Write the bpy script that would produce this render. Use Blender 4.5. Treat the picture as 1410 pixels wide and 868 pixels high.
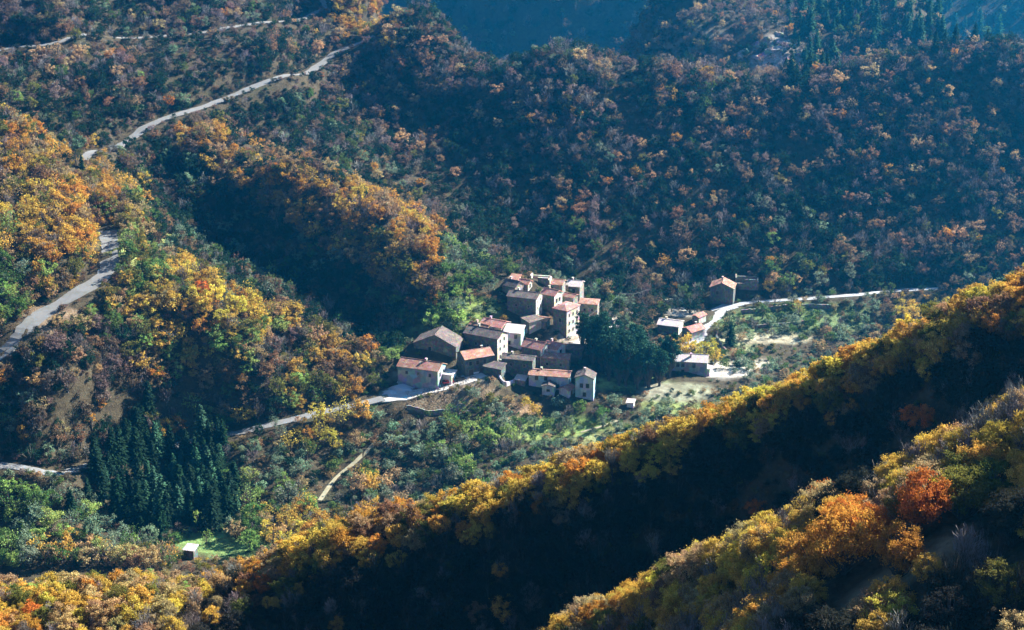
import bpy, math, random
import numpy as np
from mathutils import Vector, Matrix
for o in list(bpy.data.objects): bpy.data.objects.remove(o)
rng = np.random.default_rng(7); random.seed(7)
SC = bpy.context.scene; COL = SC.collection
# ------------------------------------------------------------------ camera, light, exposure
CZ = 275.0; PITCH = math.radians(20); FPX = 705/math.tan(math.radians(15))
cam = bpy.data.objects.new('camera', bpy.data.cameras.new('camera')); COL.objects.link(cam)
cam.location = (0,0,CZ); cam.rotation_euler = (math.radians(90)-PITCH,0,0)
cam.data.sensor_fit = 'HORIZONTAL'; cam.data.angle = math.radians(30); cam.data.clip_start = 1; cam.data.clip_end = 12000
SC.camera = cam
SUN_AZ = math.radians(59); SUN_EL = math.radians(31)
SKY_STRENGTH = 0.05; SUN_STRENGTH = 5.0
w = bpy.data.worlds.new('World'); SC.world = w; w.use_nodes = True
nt = w.node_tree; bg = nt.nodes['Background']; sky = nt.nodes.new('ShaderNodeTexSky')
sky.sky_type = 'NISHITA'; sky.sun_disc = False; sky.air_density = .7; sky.dust_density = .2; sky.ozone_density = 6; sky.sun_elevation = SUN_EL; sky.sun_rotation = SUN_AZ
nt.links.new(sky.outputs[0], bg.inputs[0]); bg.inputs[1].default_value = SKY_STRENGTH
sl = bpy.data.lights.new('sun','SUN'); sl.energy = SUN_STRENGTH; sl.angle = math.radians(.5); sl.color = (1,.95,.86)
sun = bpy.data.objects.new('sun', sl); COL.objects.link(sun)
sd = Vector((math.sin(SUN_AZ)*math.cos(SUN_EL), math.cos(SUN_AZ)*math.cos(SUN_EL), math.sin(SUN_EL)))
sun.rotation_euler = sd.to_track_quat('Z','Y').to_euler(); sun.location = (300,900,500)
SC.view_settings.view_transform = 'Standard'; SC.view_settings.look = 'None'
SC.view_settings.exposure = 2.2; SC.view_settings.gamma = 1
SC.cycles.use_denoising = True; SC.cycles.max_bounces = 5; SC.cycles.diffuse_bounces = 2; SC.cycles.transmission_bounces = 2
SC.cycles.glossy_bounces = 1; SC.cycles.volume_bounces = 0; SC.cycles.transparent_max_bounces = 4
SC.cycles.use_adaptive_sampling = True; SC.cycles.adaptive_threshold = .02
SC.render.use_persistent_data = False
HAZE_DENSITY = 0.00018; HAZE_COLOR = (.02,.46,1.0,1)

# ------------------------------------------------------------------ pixel <-> place
CP, SP = math.cos(PITCH), math.sin(PITCH)
def raydir(u, v):
    xc, yc = (u-705)/FPX, (434-v)/FPX
    return np.array([xc, CP+yc*SP, -SP+yc*CP])
def at_y(u, v, y):
    d = raydir(u,v); t = y/d[1]; return (d[0]*t, y, CZ+d[2]*t)
def at_z(u, v, z):
    d = raydir(u,v); t = (z-CZ)/d[2]; return (d[0]*t, d[1]*t, z)
def project(x, y, z):
    zc = y*CP-(z-CZ)*SP; yc = y*SP+(z-CZ)*CP
    return 705+FPX*x/zc, 434-FPX*yc/zc, zc

# ------------------------------------------------------------------ terrain from surveyed points
P = []
Y = lambda *a: [P.append(at_y(*p)) for p in a]
Z = lambda *a: [P.append(at_z(*p)) for p in a]
# valley floor and village rise
Z((60,715,9),(60,780,4),(200,745,0),(310,755,0),(420,715,1),(520,650,4),(600,680,2),(600,610,8),(700,605,7),(450,640,5),(200,640,6),(20,662,17),(120,648,12),
  (300,605,12),(400,582,14),(470,562,15),(560,546,16),(600,533,17),(660,516,19),(700,520,16),(750,548,12),(800,552,11),(640,575,9),(560,590,9),
  (740,470,21),(790,465,22),(740,420,28),(700,440,26),(740,388,33),(700,392,34),(800,440,20),(790,410,25),(820,450,16),(850,440,14),
  (640,430,30),(620,470,24),(960,460,12),(985,430,12),(1050,415,13),(1230,400,14),(1060,465,8),(950,519,10),(870,526,10),(870,575,7),
  (780,590,6),(920,560,8),(1010,510,8),(1090,450,9),(1150,435,10),(905,430,13),(880,400,16),(560,500,22),(580,470,26))
Z((1400,395,16))
# left road shoulder, middle spurs
Y((16,475,590),(60,430,608),(110,402,622),(150,370,640),(143,383,633),(152,352,650),(151,335,660),(168,352,649),(168,335,659),(150,320,668),(85,222,730),(170,190,765),(270,150,800),(400,100,850),(515,50,900),
  (440,12,930),(300,40,880),(150,52,855),(16,67,830),(150,140,790),(250,90,830),(400,60,885),(100,20,850),(16,10,850),(300,5,905),(505,5,935),
  (-80,670,552),(-80,600,566),(-80,500,584),(-80,400,604),(-80,300,632),(-80,150,702),(-80,60,830),(438,-18,950),(505,-22,962),(380,-15,945),(300,-20,940))
Y((400,440,655),(470,480,650),(300,385,668),(230,345,680),(190,300,690),(150,250,720),(200,360,660),(16,165,710),(70,230,685),(135,310,655),
  (16,300,645),(80,350,630),(16,400,610),(60,185,752),(16,130,775),(120,200,735))
Y((16,600,568),(100,500,589),(100,600,573),(200,500,612),(200,590,600),(300,500,620),(300,560,618),(400,500,637),(16,540,579))
Y((250,165,790),(300,190,775),(400,235,740),(500,290,715),(590,360,695),(640,400,690),(450,200,800),(600,300,775),(700,370,752),(520,240,790),
  (300,330,730),(400,400,697),(500,450,680),(560,470,668),(200,230,757),(250,280,740),(350,365,715))
for (u,v,y) in ((300,187,772),(400,232,738),(500,287,713),(585,348,694)):
    p=at_y(u,v,y); P.append(p); P.append((p[0]+12,p[1]+30,p[2]-13))
for (u,v,y) in ((230,345,680),(300,385,668),(400,440,655),(470,480,650)):
    p=at_y(u,v,y); P.append((p[0]+8,p[1]+16,p[2]-5))
# big slope behind the village
Y((800,400,747),(900,400,747),(1000,392,749),(1200,388,750),(1400,380,751),(1520,380,752),
  (800,330,772),(1000,330,772),(1300,330,772),(700,300,790),(800,250,802),(1000,250,800),(1200,250,800),(1400,250,800),(1520,250,800),
  (600,180,850),(700,170,840),(850,170,831),(1000,170,831),(1200,170,830),(1400,160,832),
  (560,50,925),(640,65,905),(760,85,880),(830,92,872),(920,100,866),(1000,104,862),(1100,100,862),(1180,85,864),(1250,72,864),(1320,62,866),(1400,62,866),(1520,62,866),
  (430,150,850),(520,110,880),(470,60,905))
for x in (-60,0,60,120,180,240): P.append((x, 915+(60-x)*.12, 45))
# beyond
Y((900,60,1070),(1000,90,1030),(1000,20,1130),(1080,85,1030),(1150,60,1050),(1150,10,1110),(1250,45,1060),(1280,20,1090),(900,0,1190),(1200,0,1120))
Y((540,0,1800),(560,30,1780),(600,50,1770),(700,68,1760),(800,75,1760),(700,0,1784),(840,20,1782),(780,0,1784),(1300,10,1795),(1350,40,1775),(1400,45,1775),(1400,5,1800),(620,5,1788),(500,-20,1800),(900,-15,1800),(700,-30,1795))
for x in (-55,-20,15,50): P += [(x,965,25),(x,1040,-15),(x,1130,-50),(x,1240,-70)]
P += [(-90,1080,10),(-100,1180,-30),(-110,1300,-60),(70,1240,-20)]
for x in (275,310,350): P += [(x,950,30),(x,1030,-10),(x,1130,-50),(x,1260,-80)]
for x in (-420,-150,100,350,600): P.append((x,2150,60)); P.append((x,2300,200))
for x in (-150,-60,40,110): P.append((x,1350,-40)); P.append((x,1550,-110))
for x in (330,450): P.append((x,1400,-30)); P.append((x,1600,-100))
for x in (-420,-300): P.append((x,1050,120)); P.append((x,1250,90))
P.append((350,900,60)); P.append((350,1000,70)); P.append((450,860,90)); P.append((450,760,25))
# near ridges: surveyed at nominal distances, standing NEAR times as far from the camera
NEAR = .5; n_near = len(P)
CREST = [(u,v+20,y) for u,v,y in [(-80,815,470),(16,812,474),(150,800,478),(250,800,480),(330,785,482),(430,742,480),(500,715,478),(600,697,475),(700,667,472),(800,634,468),(900,602,465),
         (1000,566,460),(1080,540,455),(1150,512,450),(1230,473,445),(1300,438,440),(1394,402,435),(1500,360,430)]]
for (u,v,y) in CREST:
    p = at_y(u,v,y); P.append(p)
    if u < 400: P.append((p[0],p[1]+38,-12))
    else:
        P.append((p[0],p[1]+22,p[2]-13)); P.append((p[0]+4,p[1]+60,p[2]*.42-14)); P.append((p[0]+8,p[1]+110,p[2]*.14-62))
    if u > 420: P.append(at_y(u,v+24,y-13))
    if u < 300: P.append(at_y(u,890,440))
Y((330,868,455),(430,868,448),(560,868,442),(700,868,438),(430,815,464),(560,795,457),(700,775,448),(900,755,441),(850,870,425),(1000,755,436),(1100,700,431),(1200,640,424),
  (1300,560,415),(1394,540,408),(1500,500,400))
Y((780,895,330),(870,862,322),(950,815,315),(1030,780,308),(1100,745,303),(1180,710,297),(1250,682,292),(1320,640,286),(1394,604,282),(1500,550,276))
for (u,v,y) in ((780,895,330),(950,815,315),(1100,745,303),(1250,682,292),(1394,604,282),(1500,550,276)):
    p = at_y(u,v,y); P.append((p[0],p[1]+22,p[2]-14)); P.append((p[0],p[1]+58,p[2]-44))
Y((1150,790,272),(1300,705,274),(1000,865,290),(1100,800,283),(1200,770,268),(1394,650,272))
Y((1180,885,245),(1250,815,250),(1310,748,255),(1394,705,258),(1500,660,258),(1394,800,243),(1394,880,234),(1300,860,240))
for x in (-250,-120,0,120,250): P.append((x,0,215)); P.append((x,110,165))
for x in (-250,-120): P.append((x,300,60)); P.append((x,200,110)); P.append((x,400,10))
P.append((0,300,60)); P.append((-20,380,6)); P.append((250,230,165)); P.append((300,300,190)); P.append((-60,430,2)); P.append((250,440,145))
P = P[:n_near]+[(a*NEAR, b*NEAR, CZ-(CZ-c)*NEAR) for a,b,c in P[n_near:]]
for x in (-170,-110,-50,10,70,130): P += [(x*.8,325,85),(x*.9,395,48),(x,465,18),(x,515,4)]
P = np.array(P, float)
def tps(P, lam=.6):
    n = len(P); s = 100.; X = P[:,:2]/s
    r2 = ((X[:,None]-X[None])**2).sum(2); K = np.where(r2>0, r2*np.log(np.maximum(r2,1e-12)), 0)*.5+np.eye(n)*lam*1e-3
    A = np.zeros((n+3,n+3)); A[:n,:n]=K; A[:n,n]=1; A[:n,n+1:]=X; A[n,:n]=1; A[n+1:,:n]=X.T
    b = np.zeros(n+3); b[:n]=P[:,2]; c = np.linalg.solve(A,b)
    def f(x, y):
        x = np.asarray(x)/s; y = np.asarray(y)/s; out = np.empty(x.size); xf=x.ravel(); yf=y.ravel()
        for i in range(0, x.size, 20000):
            r2 = (xf[i:i+20000,None]-X[None,:,0])**2+(yf[i:i+20000,None]-X[None,:,1])**2
            out[i:i+20000] = (np.where(r2>0, r2*np.log(np.maximum(r2,1e-12)),0)*.5)@c[:n]+c[n]+c[n+1]*xf[i:i+20000]+c[n+2]*yf[i:i+20000]
        return out.reshape(x.shape)
    return f
# value noise
NT = rng.random((257,257))
def vnoise(x, y):
    xi = np.floor(x).astype(int); yi = np.floor(y).astype(int); fx = x-xi; fy = y-yi
    fx = fx*fx*(3-2*fx); fy = fy*fy*(3-2*fy); a = xi%256; b = yi%256
    return (NT[a,b]*(1-fx)+NT[a+1,b]*fx)*(1-fy)+(NT[a,b+1]*(1-fx)+NT[a+1,b+1]*fx)*fy-.5
def fbm(x, y, s, o=4):
    return sum(vnoise(x/s*2**k+17*k, y/s*2**k+31*k)*.5**k for k in range(o))
gx = np.concatenate([np.arange(-3000,-640,120.), np.arange(-600,-420,10.), np.arange(-420,421,3.), np.arange(430,640,10.), np.arange(700,3001,120.)])
gy = np.concatenate([np.arange(-1500,30,90.), np.arange(30,330,2.), np.arange(330,1000,3.), np.arange(1000,1560,6.), np.arange(1560,2300,9.), np.arange(2350,4500,120.)])
GX, GY = np.meshgrid(gx, gy, indexing='xy')
cx, cy = np.clip(GX,-640,640), np.clip(GY,0,2300)
H = tps(P)(cx, cy)
out = np.hypot(GX-cx, GY-cy)
H = np.where(out>0, H+(290-H)*(1-np.exp(-out/500)), H)
H = np.maximum(np.clip(H, -170, 330), np.where(GY<955, 0, -170))
def sstep(a, b, t): t = np.clip((t-a)/(b-a),0,1); return t*t*(3-2*t)
amp = 1.2+5.5*sstep(755,800,GY)+1.3*sstep(560,640,GY)*sstep(-20,-80,GX)*(1-sstep(755,800,GY))
vill = np.exp(-(((GX-25)/75)**2+((GY-665)/60)**2)**2)
amp *= np.where(GY<330,.4,1)
H = H+fbm(GX,GY,55)*amp*(1-.85*vill)+fbm(GX+500,GY,9,3)*.7*(1-.8*vill)*np.where(GY<330,.5,1)
def height(x, y, G=None):
    G = H if G is None else G
    x = np.asarray(x,float); y = np.asarray(y,float)
    i = np.clip(np.searchsorted(gx,x)-1,0,len(gx)-2); j = np.clip(np.searchsorted(gy,y)-1,0,len(gy)-2)
    fx = np.clip((x-gx[i])/(gx[i+1]-gx[i]),0,1); fy = np.clip((y-gy[j])/(gy[j+1]-gy[j]),0,1)
    return (G[j,i]*(1-fx)+G[j,i+1]*fx)*(1-fy)+(G[j+1,i]*(1-fx)+G[j+1,i+1]*fx)*fy
def hit(u, v, ymin=95, ymax=2250):
    d = raydir(u,v); ys = np.arange(ymin, ymax, .5); t = ys/d[1]; x = d[0]*t; z = CZ+d[2]*t
    k = np.argmax(z <= height(x,ys)); 
    if z[k] > height(x[k],ys[k]): k = len(ys)-1
    return np.array([x[k], ys[k], float(height(x[k],ys[k]))])

# ------------------------------------------------------------------ roads carved into the slopes
def spline(pts, step=2.5):
    pts = np.array(pts, float); o = []
    Q = np.vstack([2*pts[0]-pts[1], pts, 2*pts[-1]-pts[-2]])
    for i in range(1, len(Q)-2):
        n = max(2, int(np.linalg.norm(Q[i+1,:2]-Q[i,:2])/step)); t = np.linspace(0,1,n,endpoint=False)[:,None]
        a,b,c,d = Q[i-1],Q[i],Q[i+1],Q[i+2]
        o.append(.5*((2*b)+(c-a)*t+(2*a-5*b+4*c-d)*t*t+(3*b-a-3*c+d)*t**3))
    o.append(Q[-2][None]); return np.vstack(o)
# name, width, ymin for the sight line, pixel points, material
ROADS = [
 ('road', 6.4, 560, [(-40,520),(16,472),(60,432),(110,402),(140,383),(152,352),(148,318)], 'gravel'),
 ('road', 4.6, 700, [(90,222),(130,206),(200,178),(270,150),(340,124),(400,101),(460,76),(515,50)], 'gravel'),
 ('road', 4.2, 790, [(-40,78),(16,67),(80,58),(150,52),(220,50),(300,41),(380,30),(430,22),(450,10),(438,-8)], 'gravel'),
 ('road', 4.4, 560, [(-40,672),(16,661),(75,654),(130,645),(200,628),(290,606),(340,592),(400,580),(450,566),(500,556),(528,549)], 'gravel'),
 ('village_road', 7.0, 600, [(515,549),(555,546),(585,540),(612,533),(640,524),(664,515)], 'pale'),
 ('road', 7.5, 650, [(938,478),(955,466),(966,450),(978,437),(993,427),(1010,421)], 'grey'),
 ('lane', 2.8, 700, [(1008,422),(1030,418),(1060,415),(1120,411),(1180,406),(1235,401),(1300,397)], 'grey'),
 ('track', 1.4, 560, [(440,690),(462,660),(490,636),(515,612),(532,585),(540,562),(552,551)], 'grassy'),
 ('footpath', 2.6, 600, [(762,492),(775,482),(790,474),(800,466),(812,455)], 'pale'),
 ('track', 1.1, 620, [(800,596),(830,588),(850,580)], 'grassy'),
 ('ridge_path', 1.4, 95, [(1165,868),(1195,828),(1225,800),(1260,778),(1290,752),(1318,735)], 'grassy'),
]
road_pts = []
for (nm, wd, ym, px, mt) in ROADS:
    p3 = np.array([hit(u,v,ym,972) for u,v in px]); s = spline(p3)
    s[:,2] = height(s[:,0], s[:,1])
    for _ in range(12): s[1:-1,2] = (s[:-2,2]+2*s[1:-1,2]+s[2:,2])/4
    road_pts.append(s)
    x0,x1,y0,y1 = s[:,0].min()-14, s[:,0].max()+14, s[:,1].min()-14, s[:,1].max()+14
    J,I = np.where((GX>x0)&(GX<x1)&(GY>y0)&(GY<y1))
    dd = np.hypot(GX[J,I][:,None]-s[None,:,0], GY[J,I][:,None]-s[None,:,1]); k = dd.argmin(1); dm = dd.min(1)
    ww = 1-sstep(wd/2+3, wd/2+8, dm)
    H[J,I] = H[J,I]*(1-ww)+(s[k,2]-.14)*ww
# level yards, (u,v) centre, radius in metres
YARDS = [(548,541,5,630),(836,443,9,640),(937,430,8,640),(1000,512,8,620),(905,530,4,600)]
for (u,v,r,ym) in YARDS:
    c = hit(u,v,ym); d = np.hypot(GX-c[0],(GY-c[1])*.8); ww = 1-sstep(r,r+7,d); H = H*(1-ww)+c[2]*ww

# ------------------------------------------------------------------ materials
def mat(name, build):
    m = bpy.data.materials.new(name); m.use_nodes = True; n = m.node_tree; n.nodes.clear()
    o = n.nodes.new('ShaderNodeOutputMaterial'); s = build(n); n.links.new(s, o.inputs['Surface']); return m
def N(n, t, **k):
    x = n.nodes.new(t)
    for a,b in k.items():
        if a.startswith('i_'):
            key = a[2:]; key = int(key) if key.isdigit() else key.replace('_',' ')
            if isinstance(b, bpy.types.NodeSocket): n.links.new(b, x.inputs[key])
            else: x.inputs[key].default_value = b
        else: setattr(x, a, b)
    return x
def mixc(n, f, a, b, mode='MIX'):
    x = n.nodes.new('ShaderNodeMix'); x.data_type='RGBA'; x.blend_type = mode
    for s,v in ((0,f),(6,a),(7,b)):
        if isinstance(v, bpy.types.NodeSocket): n.links.new(v, x.inputs[s])
        else: x.inputs[s].default_value = v if s==0 else (*v[:3],1)
    return x.outputs[2]
def ramp(n, fac, stops):
    r = n.nodes.new('ShaderNodeValToRGB'); n.links.new(fac, r.inputs[0]); e = r.color_ramp.elements
    while len(e) < len(stops): e.new(.5)
    for k,(p,c) in enumerate(stops): e[k].position = p; e[k].color = (*c[:3],1) if not isinstance(c,(int,float)) else (c,c,c,1)
    return r.outputs[0]
def noise(n, scale, detail=4, coord='Object', rough=.6, dist=0):
    tc = N(n,'ShaderNodeTexCoord'); return N(n,'ShaderNodeTexNoise', i_Vector=tc.outputs[coord], i_Scale=scale, i_Detail=detail, i_Roughness=rough, i_Distortion=dist).outputs['Fac']
def princ(n, col, rough=.85, bump=None, bs=.5, bd=.1, spec=.25, metal=0):
    p = N(n,'ShaderNodeBsdfPrincipled', i_Roughness=rough, i_Metallic=metal); p.inputs['Specular IOR Level'].default_value = spec
    if isinstance(col, bpy.types.NodeSocket): n.links.new(col, p.inputs['Base Color'])
    else: p.inputs['Base Color'].default_value = (*col,1)
    if bump is not None:
        b = N(n,'ShaderNodeBump', i_Height=bump, i_Strength=bs, i_Distance=bd); n.links.new(b.outputs[0], p.inputs['Normal'])
    return p.outputs[0]
def leaf_mat(name, trans=.35, var=.35):
    def f(n):
        at = N(n,'ShaderNodeAttribute', attribute_type='INSTANCER', attribute_name='tint')
        g = N(n,'ShaderNodeNewGeometry')
        no = noise(n, .55, 2)
        v1 = N(n,'ShaderNodeMapRange', i_0=g.outputs['Random Per Island'], i_3=1-var, i_4=1+var).outputs[0]
        hs = N(n,'ShaderNodeHueSaturation', i_Color=at.outputs['Color'], i_Value=v1, i_Saturation=1.0)
        hm = N(n,'ShaderNodeMapRange', i_0=no, i_1=.3, i_2=.7, i_3=.488, i_4=.512); n.links.new(hm.outputs[0], hs.inputs['Hue'])
        c = hs.outputs[0]
        d = N(n,'ShaderNodeBsdfDiffuse', i_Color=c); t = N(n,'ShaderNodeBsdfTranslucent', i_Color=c)
        return N(n,'ShaderNodeMixShader', i_0=trans, i_1=d.outputs[0], i_2=t.outputs[0]).outputs[0]
    return mat(name, f)
M = {}
M['leaf'] = leaf_mat('autumn_leaf'); M['needle'] = leaf_mat('needle', .12, .3)
M['bark'] = mat('bark', lambda n: princ(n, mixc(n, noise(n,3,3), (.045,.035,.028), (.13,.11,.095))))
M['twig'] = mat('bare_twig', lambda n: N(n,'ShaderNodeBsdfDiffuse', i_Color=N(n,'ShaderNodeAttribute', attribute_type='INSTANCER', attribute_name='tint').outputs['Color']).outputs[0])
def ground_f(n):
    a = N(n,'ShaderNodeAttribute', attribute_type='GEOMETRY', attribute_name='ground_colour').outputs['Color']
    n1 = noise(n,.35,6); n2 = noise(n,1.7,4); n3 = noise(n,.06,3)
    c = mixc(n, ramp(n,n1,[(.35,0),(.65,1)]), (.55,.5,.45), (1.35,1.35,1.25))
    c = mixc(n, 1.0, a, c, 'MULTIPLY')
    c = mixc(n, ramp(n,n2,[(.52,0),(.72,.55)]), c, (.13,.10,.06))
    c = mixc(n, ramp(n,n3,[(.55,0),(.7,.35)]), c, (.06,.075,.03))
    return princ(n, c, .95, n2, .8, .5, .1)
M['ground'] = mat('leaf_litter_and_grass', ground_f)
def road_f(c1, c2, g):
    def f(n):
        c = mixc(n, noise(n,.6,5), c1, c2); c = mixc(n, ramp(n,noise(n,.25,4),[(.5,0),(.7,g)]), c, (.10,.11,.05)); return princ(n, c, .9, noise(n,6,3), .4, .05)
    return f
M['gravel'] = mat('worn_asphalt', road_f((.13,.135,.14),(.24,.235,.225),.35)); M['pale'] = mat('pale_dusty_road', road_f((.46,.44,.41),(.62,.60,.56),.08))
M['grey'] = mat('grey_road', road_f((.30,.31,.32),(.44,.45,.45),.08)); M['grassy'] = mat('grassy_track', road_f((.25,.23,.14),(.42,.38,.26),.5))
def stone_f(c1, c2, s=1.6):
    def f(n):
        tc = N(n,'ShaderNodeTexCoord'); vo = N(n,'ShaderNodeTexVoronoi', i_Vector=tc.outputs['Object'], i_Scale=s)
        c = mixc(n, noise(n,.5,4), c1, c2); c = mixc(n, .6, c, vo.outputs['Color'], 'SOFT_LIGHT'); c = mixc(n, ramp(n,noise(n,.9,5,rough=.75),[(.45,0),(.62,.35)]), c, tuple(x*.6 for x in c1))
        c = mixc(n, ramp(n,noise(n,.22,5),[(.5,0),(.75,.5)]), c, tuple(x*.45 for x in c1))
        return princ(n, c, .9, vo.outputs['Distance'], .6, .12)
    return f
M['stone'] = mat('rubble_stone', stone_f((.17,.16,.14),(.31,.28,.24))); M['darkstone_shade'] = mat('dark_schist_and_face_shade', stone_f((.085,.092,.088),(.165,.165,.15)))  # dark stone; also paints shade on left faces of rendered houses
M['brush'] = mat('cut_brushwood', lambda n: princ(n, mixc(n, noise(n,2), (.07,.045,.035), (.30,.22,.17)))); M['pinkstone'] = mat('warm_render', stone_f((.46,.39,.34),(.66,.59,.53),.8)); M['blueshade_wall'] = mat('pale_wall_blue_shade', stone_f((.38,.50,.55),(.52,.64,.68),.5)); M['white'] = mat('white_render', stone_f((.62,.60,.57),(.78,.76,.73),.5))  # pale blue walls carry the fronts' cool shade in their colour
M['greyplaster'] = mat('grey_render', stone_f((.27,.34,.36),(.40,.47,.49),.5))  # plaster tinted bluish to paint the cool shade of fronts
def tile_f(c1, c2, c3):
    def f(n):
        tc = N(n,'ShaderNodeTexCoord'); wv = N(n,'ShaderNodeTexWave', i_Vector=tc.outputs['UV'], i_Scale=1.0, i_Distortion=.6)
        wv.bands_direction='X'; c = mixc(n, noise(n,1.3,4), c1, c2); c = mixc(n, ramp(n,noise(n,.5,5),[(.48,0),(.62,.9)]), c, c3)
        c = mixc(n, .5, c, N(n,'ShaderNodeTexWhiteNoise', i_Vector=N(n,'ShaderNodeVectorMath', operation='FLOOR', i_0=N(n,'ShaderNodeVectorMath', operation='MULTIPLY', i_0=tc.outputs['Object'], i_1=(3,3,3)).outputs[0]).outputs[0]).outputs['Color'], 'SOFT_LIGHT')
        return princ(n, c, .85, wv.outputs['Fac'], .7, .1)
    return f
M['redtile'] = mat('red_clay_tile', tile_f((.42,.15,.11),(.56,.27,.22),(.52,.34,.30))); M['oldtile'] = mat('weathered_tile', tile_f((.30,.13,.085),(.46,.23,.16),(.50,.33,.26)))
M['paletile'] = mat('pale_faded_tile', tile_f((.62,.50,.46),(.76,.68,.64),(.70,.62,.60))); M['darktile'] = mat('dark_slate_tile', tile_f((.10,.08,.075),(.17,.135,.12),(.24,.18,.15)))
M['glass'] = mat('dark_window_glass', lambda n: princ(n, (.015,.018,.022), .12, spec=.5))
M['frame'] = mat('painted_frame', lambda n: princ(n, mixc(n, noise(n,4), (.16,.14,.12), (.30,.27,.24)), .6))
M['wood'] = mat('brown_wood', lambda n: princ(n, mixc(n, noise(n,3), (.08,.045,.025), (.16,.09,.05)), .8))
M['redpaint'] = mat('red_paint', lambda n: princ(n, mixc(n, noise(n,2), (.5,.03,.03), (.62,.06,.05)), .4))
M['carwhite'] = mat('white_car_paint', lambda n: princ(n, mixc(n, noise(n,2), (.75,.75,.75),(.82,.82,.82)), .25, spec=.6)); M['carblack'] = mat('dark_car_paint', lambda n: princ(n, mixc(n, noise(n,2),(.015,.017,.022),(.025,.027,.03)), .2, spec=.6))
M['rubber'] = mat('tyre_rubber', lambda n: princ(n, mixc(n, noise(n,6),(.015,.015,.015),(.03,.03,.03)), .9)); M['tarp'] = mat('pale_tarpaulin', lambda n: princ(n, mixc(n, noise(n,1.2),(.36,.43,.47),(.54,.59,.62)), .5))
M['rock'] = mat('pale_rock', stone_f((.30,.26,.24),(.52,.46,.43),.35)); M['metal'] = mat('galvanised_wire', lambda n: princ(n, mixc(n, noise(n,3),(.28,.28,.28),(.4,.4,.4)), .5, metal=.4))

# ------------------------------------------------------------------ object helpers
def mesh_np(name, V, F, mats=(), fm=None, smooth=False):
    me = bpy.data.meshes.new(name); V = np.asarray(V,np.float32)
    if isinstance(F, np.ndarray):
        k = F.shape[1]; me.vertices.add(len(V)); me.vertices.foreach_set('co', V.ravel()); me.loops.add(F.size); me.loops.foreach_set('vertex_index', F.ravel().astype(np.int32))
        me.polygons.add(len(F)); me.polygons.foreach_set('loop_start', np.arange(0,F.size,k,dtype=np.int32))
        if fm is not None: me.polygons.foreach_set('material_index', np.asarray(fm,np.int32))
        me.update(calc_edges=True)
    else:
        me.from_pydata([tuple(v) for v in V.tolist()],[],F)
        if fm is not None: me.polygons.foreach_set('material_index', np.asarray(fm,np.int32))
        me.update()
    for m in mats: me.materials.append(m)
    if smooth: me.polygons.foreach_set('use_smooth', [True]*len(me.polygons))
    return me
def link(name, me, parent=None, **props):
    o = bpy.data.objects.new(name, me); COL.objects.link(o)
    if parent: o.parent = parent
    for k,v in props.items(): o[k] = v
    return o
def empty(name, loc, rz, label, cat, group=None):
    o = bpy.data.objects.new(name, None); COL.objects.link(o); o.location = loc; o.rotation_euler = (0,0,rz); o.empty_display_size=.5
    o['label'] = label; o['category'] = cat
    if group: o['group'] = group
    return o
class MB:
    def __init__(s): s.v=[]; s.f=[]; s.m=[]
    def poly(s, pts, mi=0): b=len(s.v); s.v += [tuple(p) for p in pts]; s.f.append(tuple(range(b,b+len(pts)))); s.m.append(mi)
    def box(s, x0,x1,y0,y1,z0,z1, mi=0, taper=0):
        b=len(s.v); t=taper
        s.v += [(x0,y0,z0),(x1,y0,z0),(x1,y1,z0),(x0,y1,z0),(x0+t,y0+t,z1),(x1-t,y0+t,z1),(x1-t,y1-t,z1),(x0+t,y1-t,z1)]
        s.f += [tuple(b+k for k in q) for q in ((0,3,2,1),(4,5,6,7),(0,1,5,4),(1,2,6,5),(2,3,7,6),(3,0,4,7))]; s.m += [mi]*6
    def slab(s, quad, t, mi=0):
        q=[Vector(p) for p in quad]; n=(q[1]-q[0]).cross(q[2]-q[0]).normalized()*t; b=len(s.v); k=len(q)
        s.v += [tuple(p) for p in q]+[tuple(p-n) for p in q]
        s.f.append(tuple(range(b,b+k))); s.f.append(tuple(range(b+2*k-1,b+k-1,-1)))
        for i in range(k): j=(i+1)%k; s.f.append((b+i,b+k+i,b+k+j,b+j))
        s.m += [mi]*(k+2)
    def tube(s, pts, rad, n=5, mi=0):
        pts=[Vector(p) for p in pts]; b=len(s.v)
        for i,p in enumerate(pts):
            d=(pts[min(i+1,len(pts)-1)]-pts[max(i-1,0)]).normalized(); a=d.orthogonal().normalized(); c=d.cross(a); r=rad[i] if hasattr(rad,'__len__') else rad
            for k in range(n): t=2*math.pi*k/n; s.v.append(tuple(p+a*math.cos(t)*r+c*math.sin(t)*r))
        for i in range(len(pts)-1):
            for k in range(n): s.f.append((b+i*n+k,b+i*n+(k+1)%n,b+(i+1)*n+(k+1)%n,b+(i+1)*n+k)); s.m.append(mi)
    def mesh(s, name, *mats, smooth=False): return mesh_np(name, s.v, s.f, mats, s.m, smooth)
    def obj(s, name, parent, *mats, **props): return link(name, s.mesh(name,*mats), parent, **props)

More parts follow.
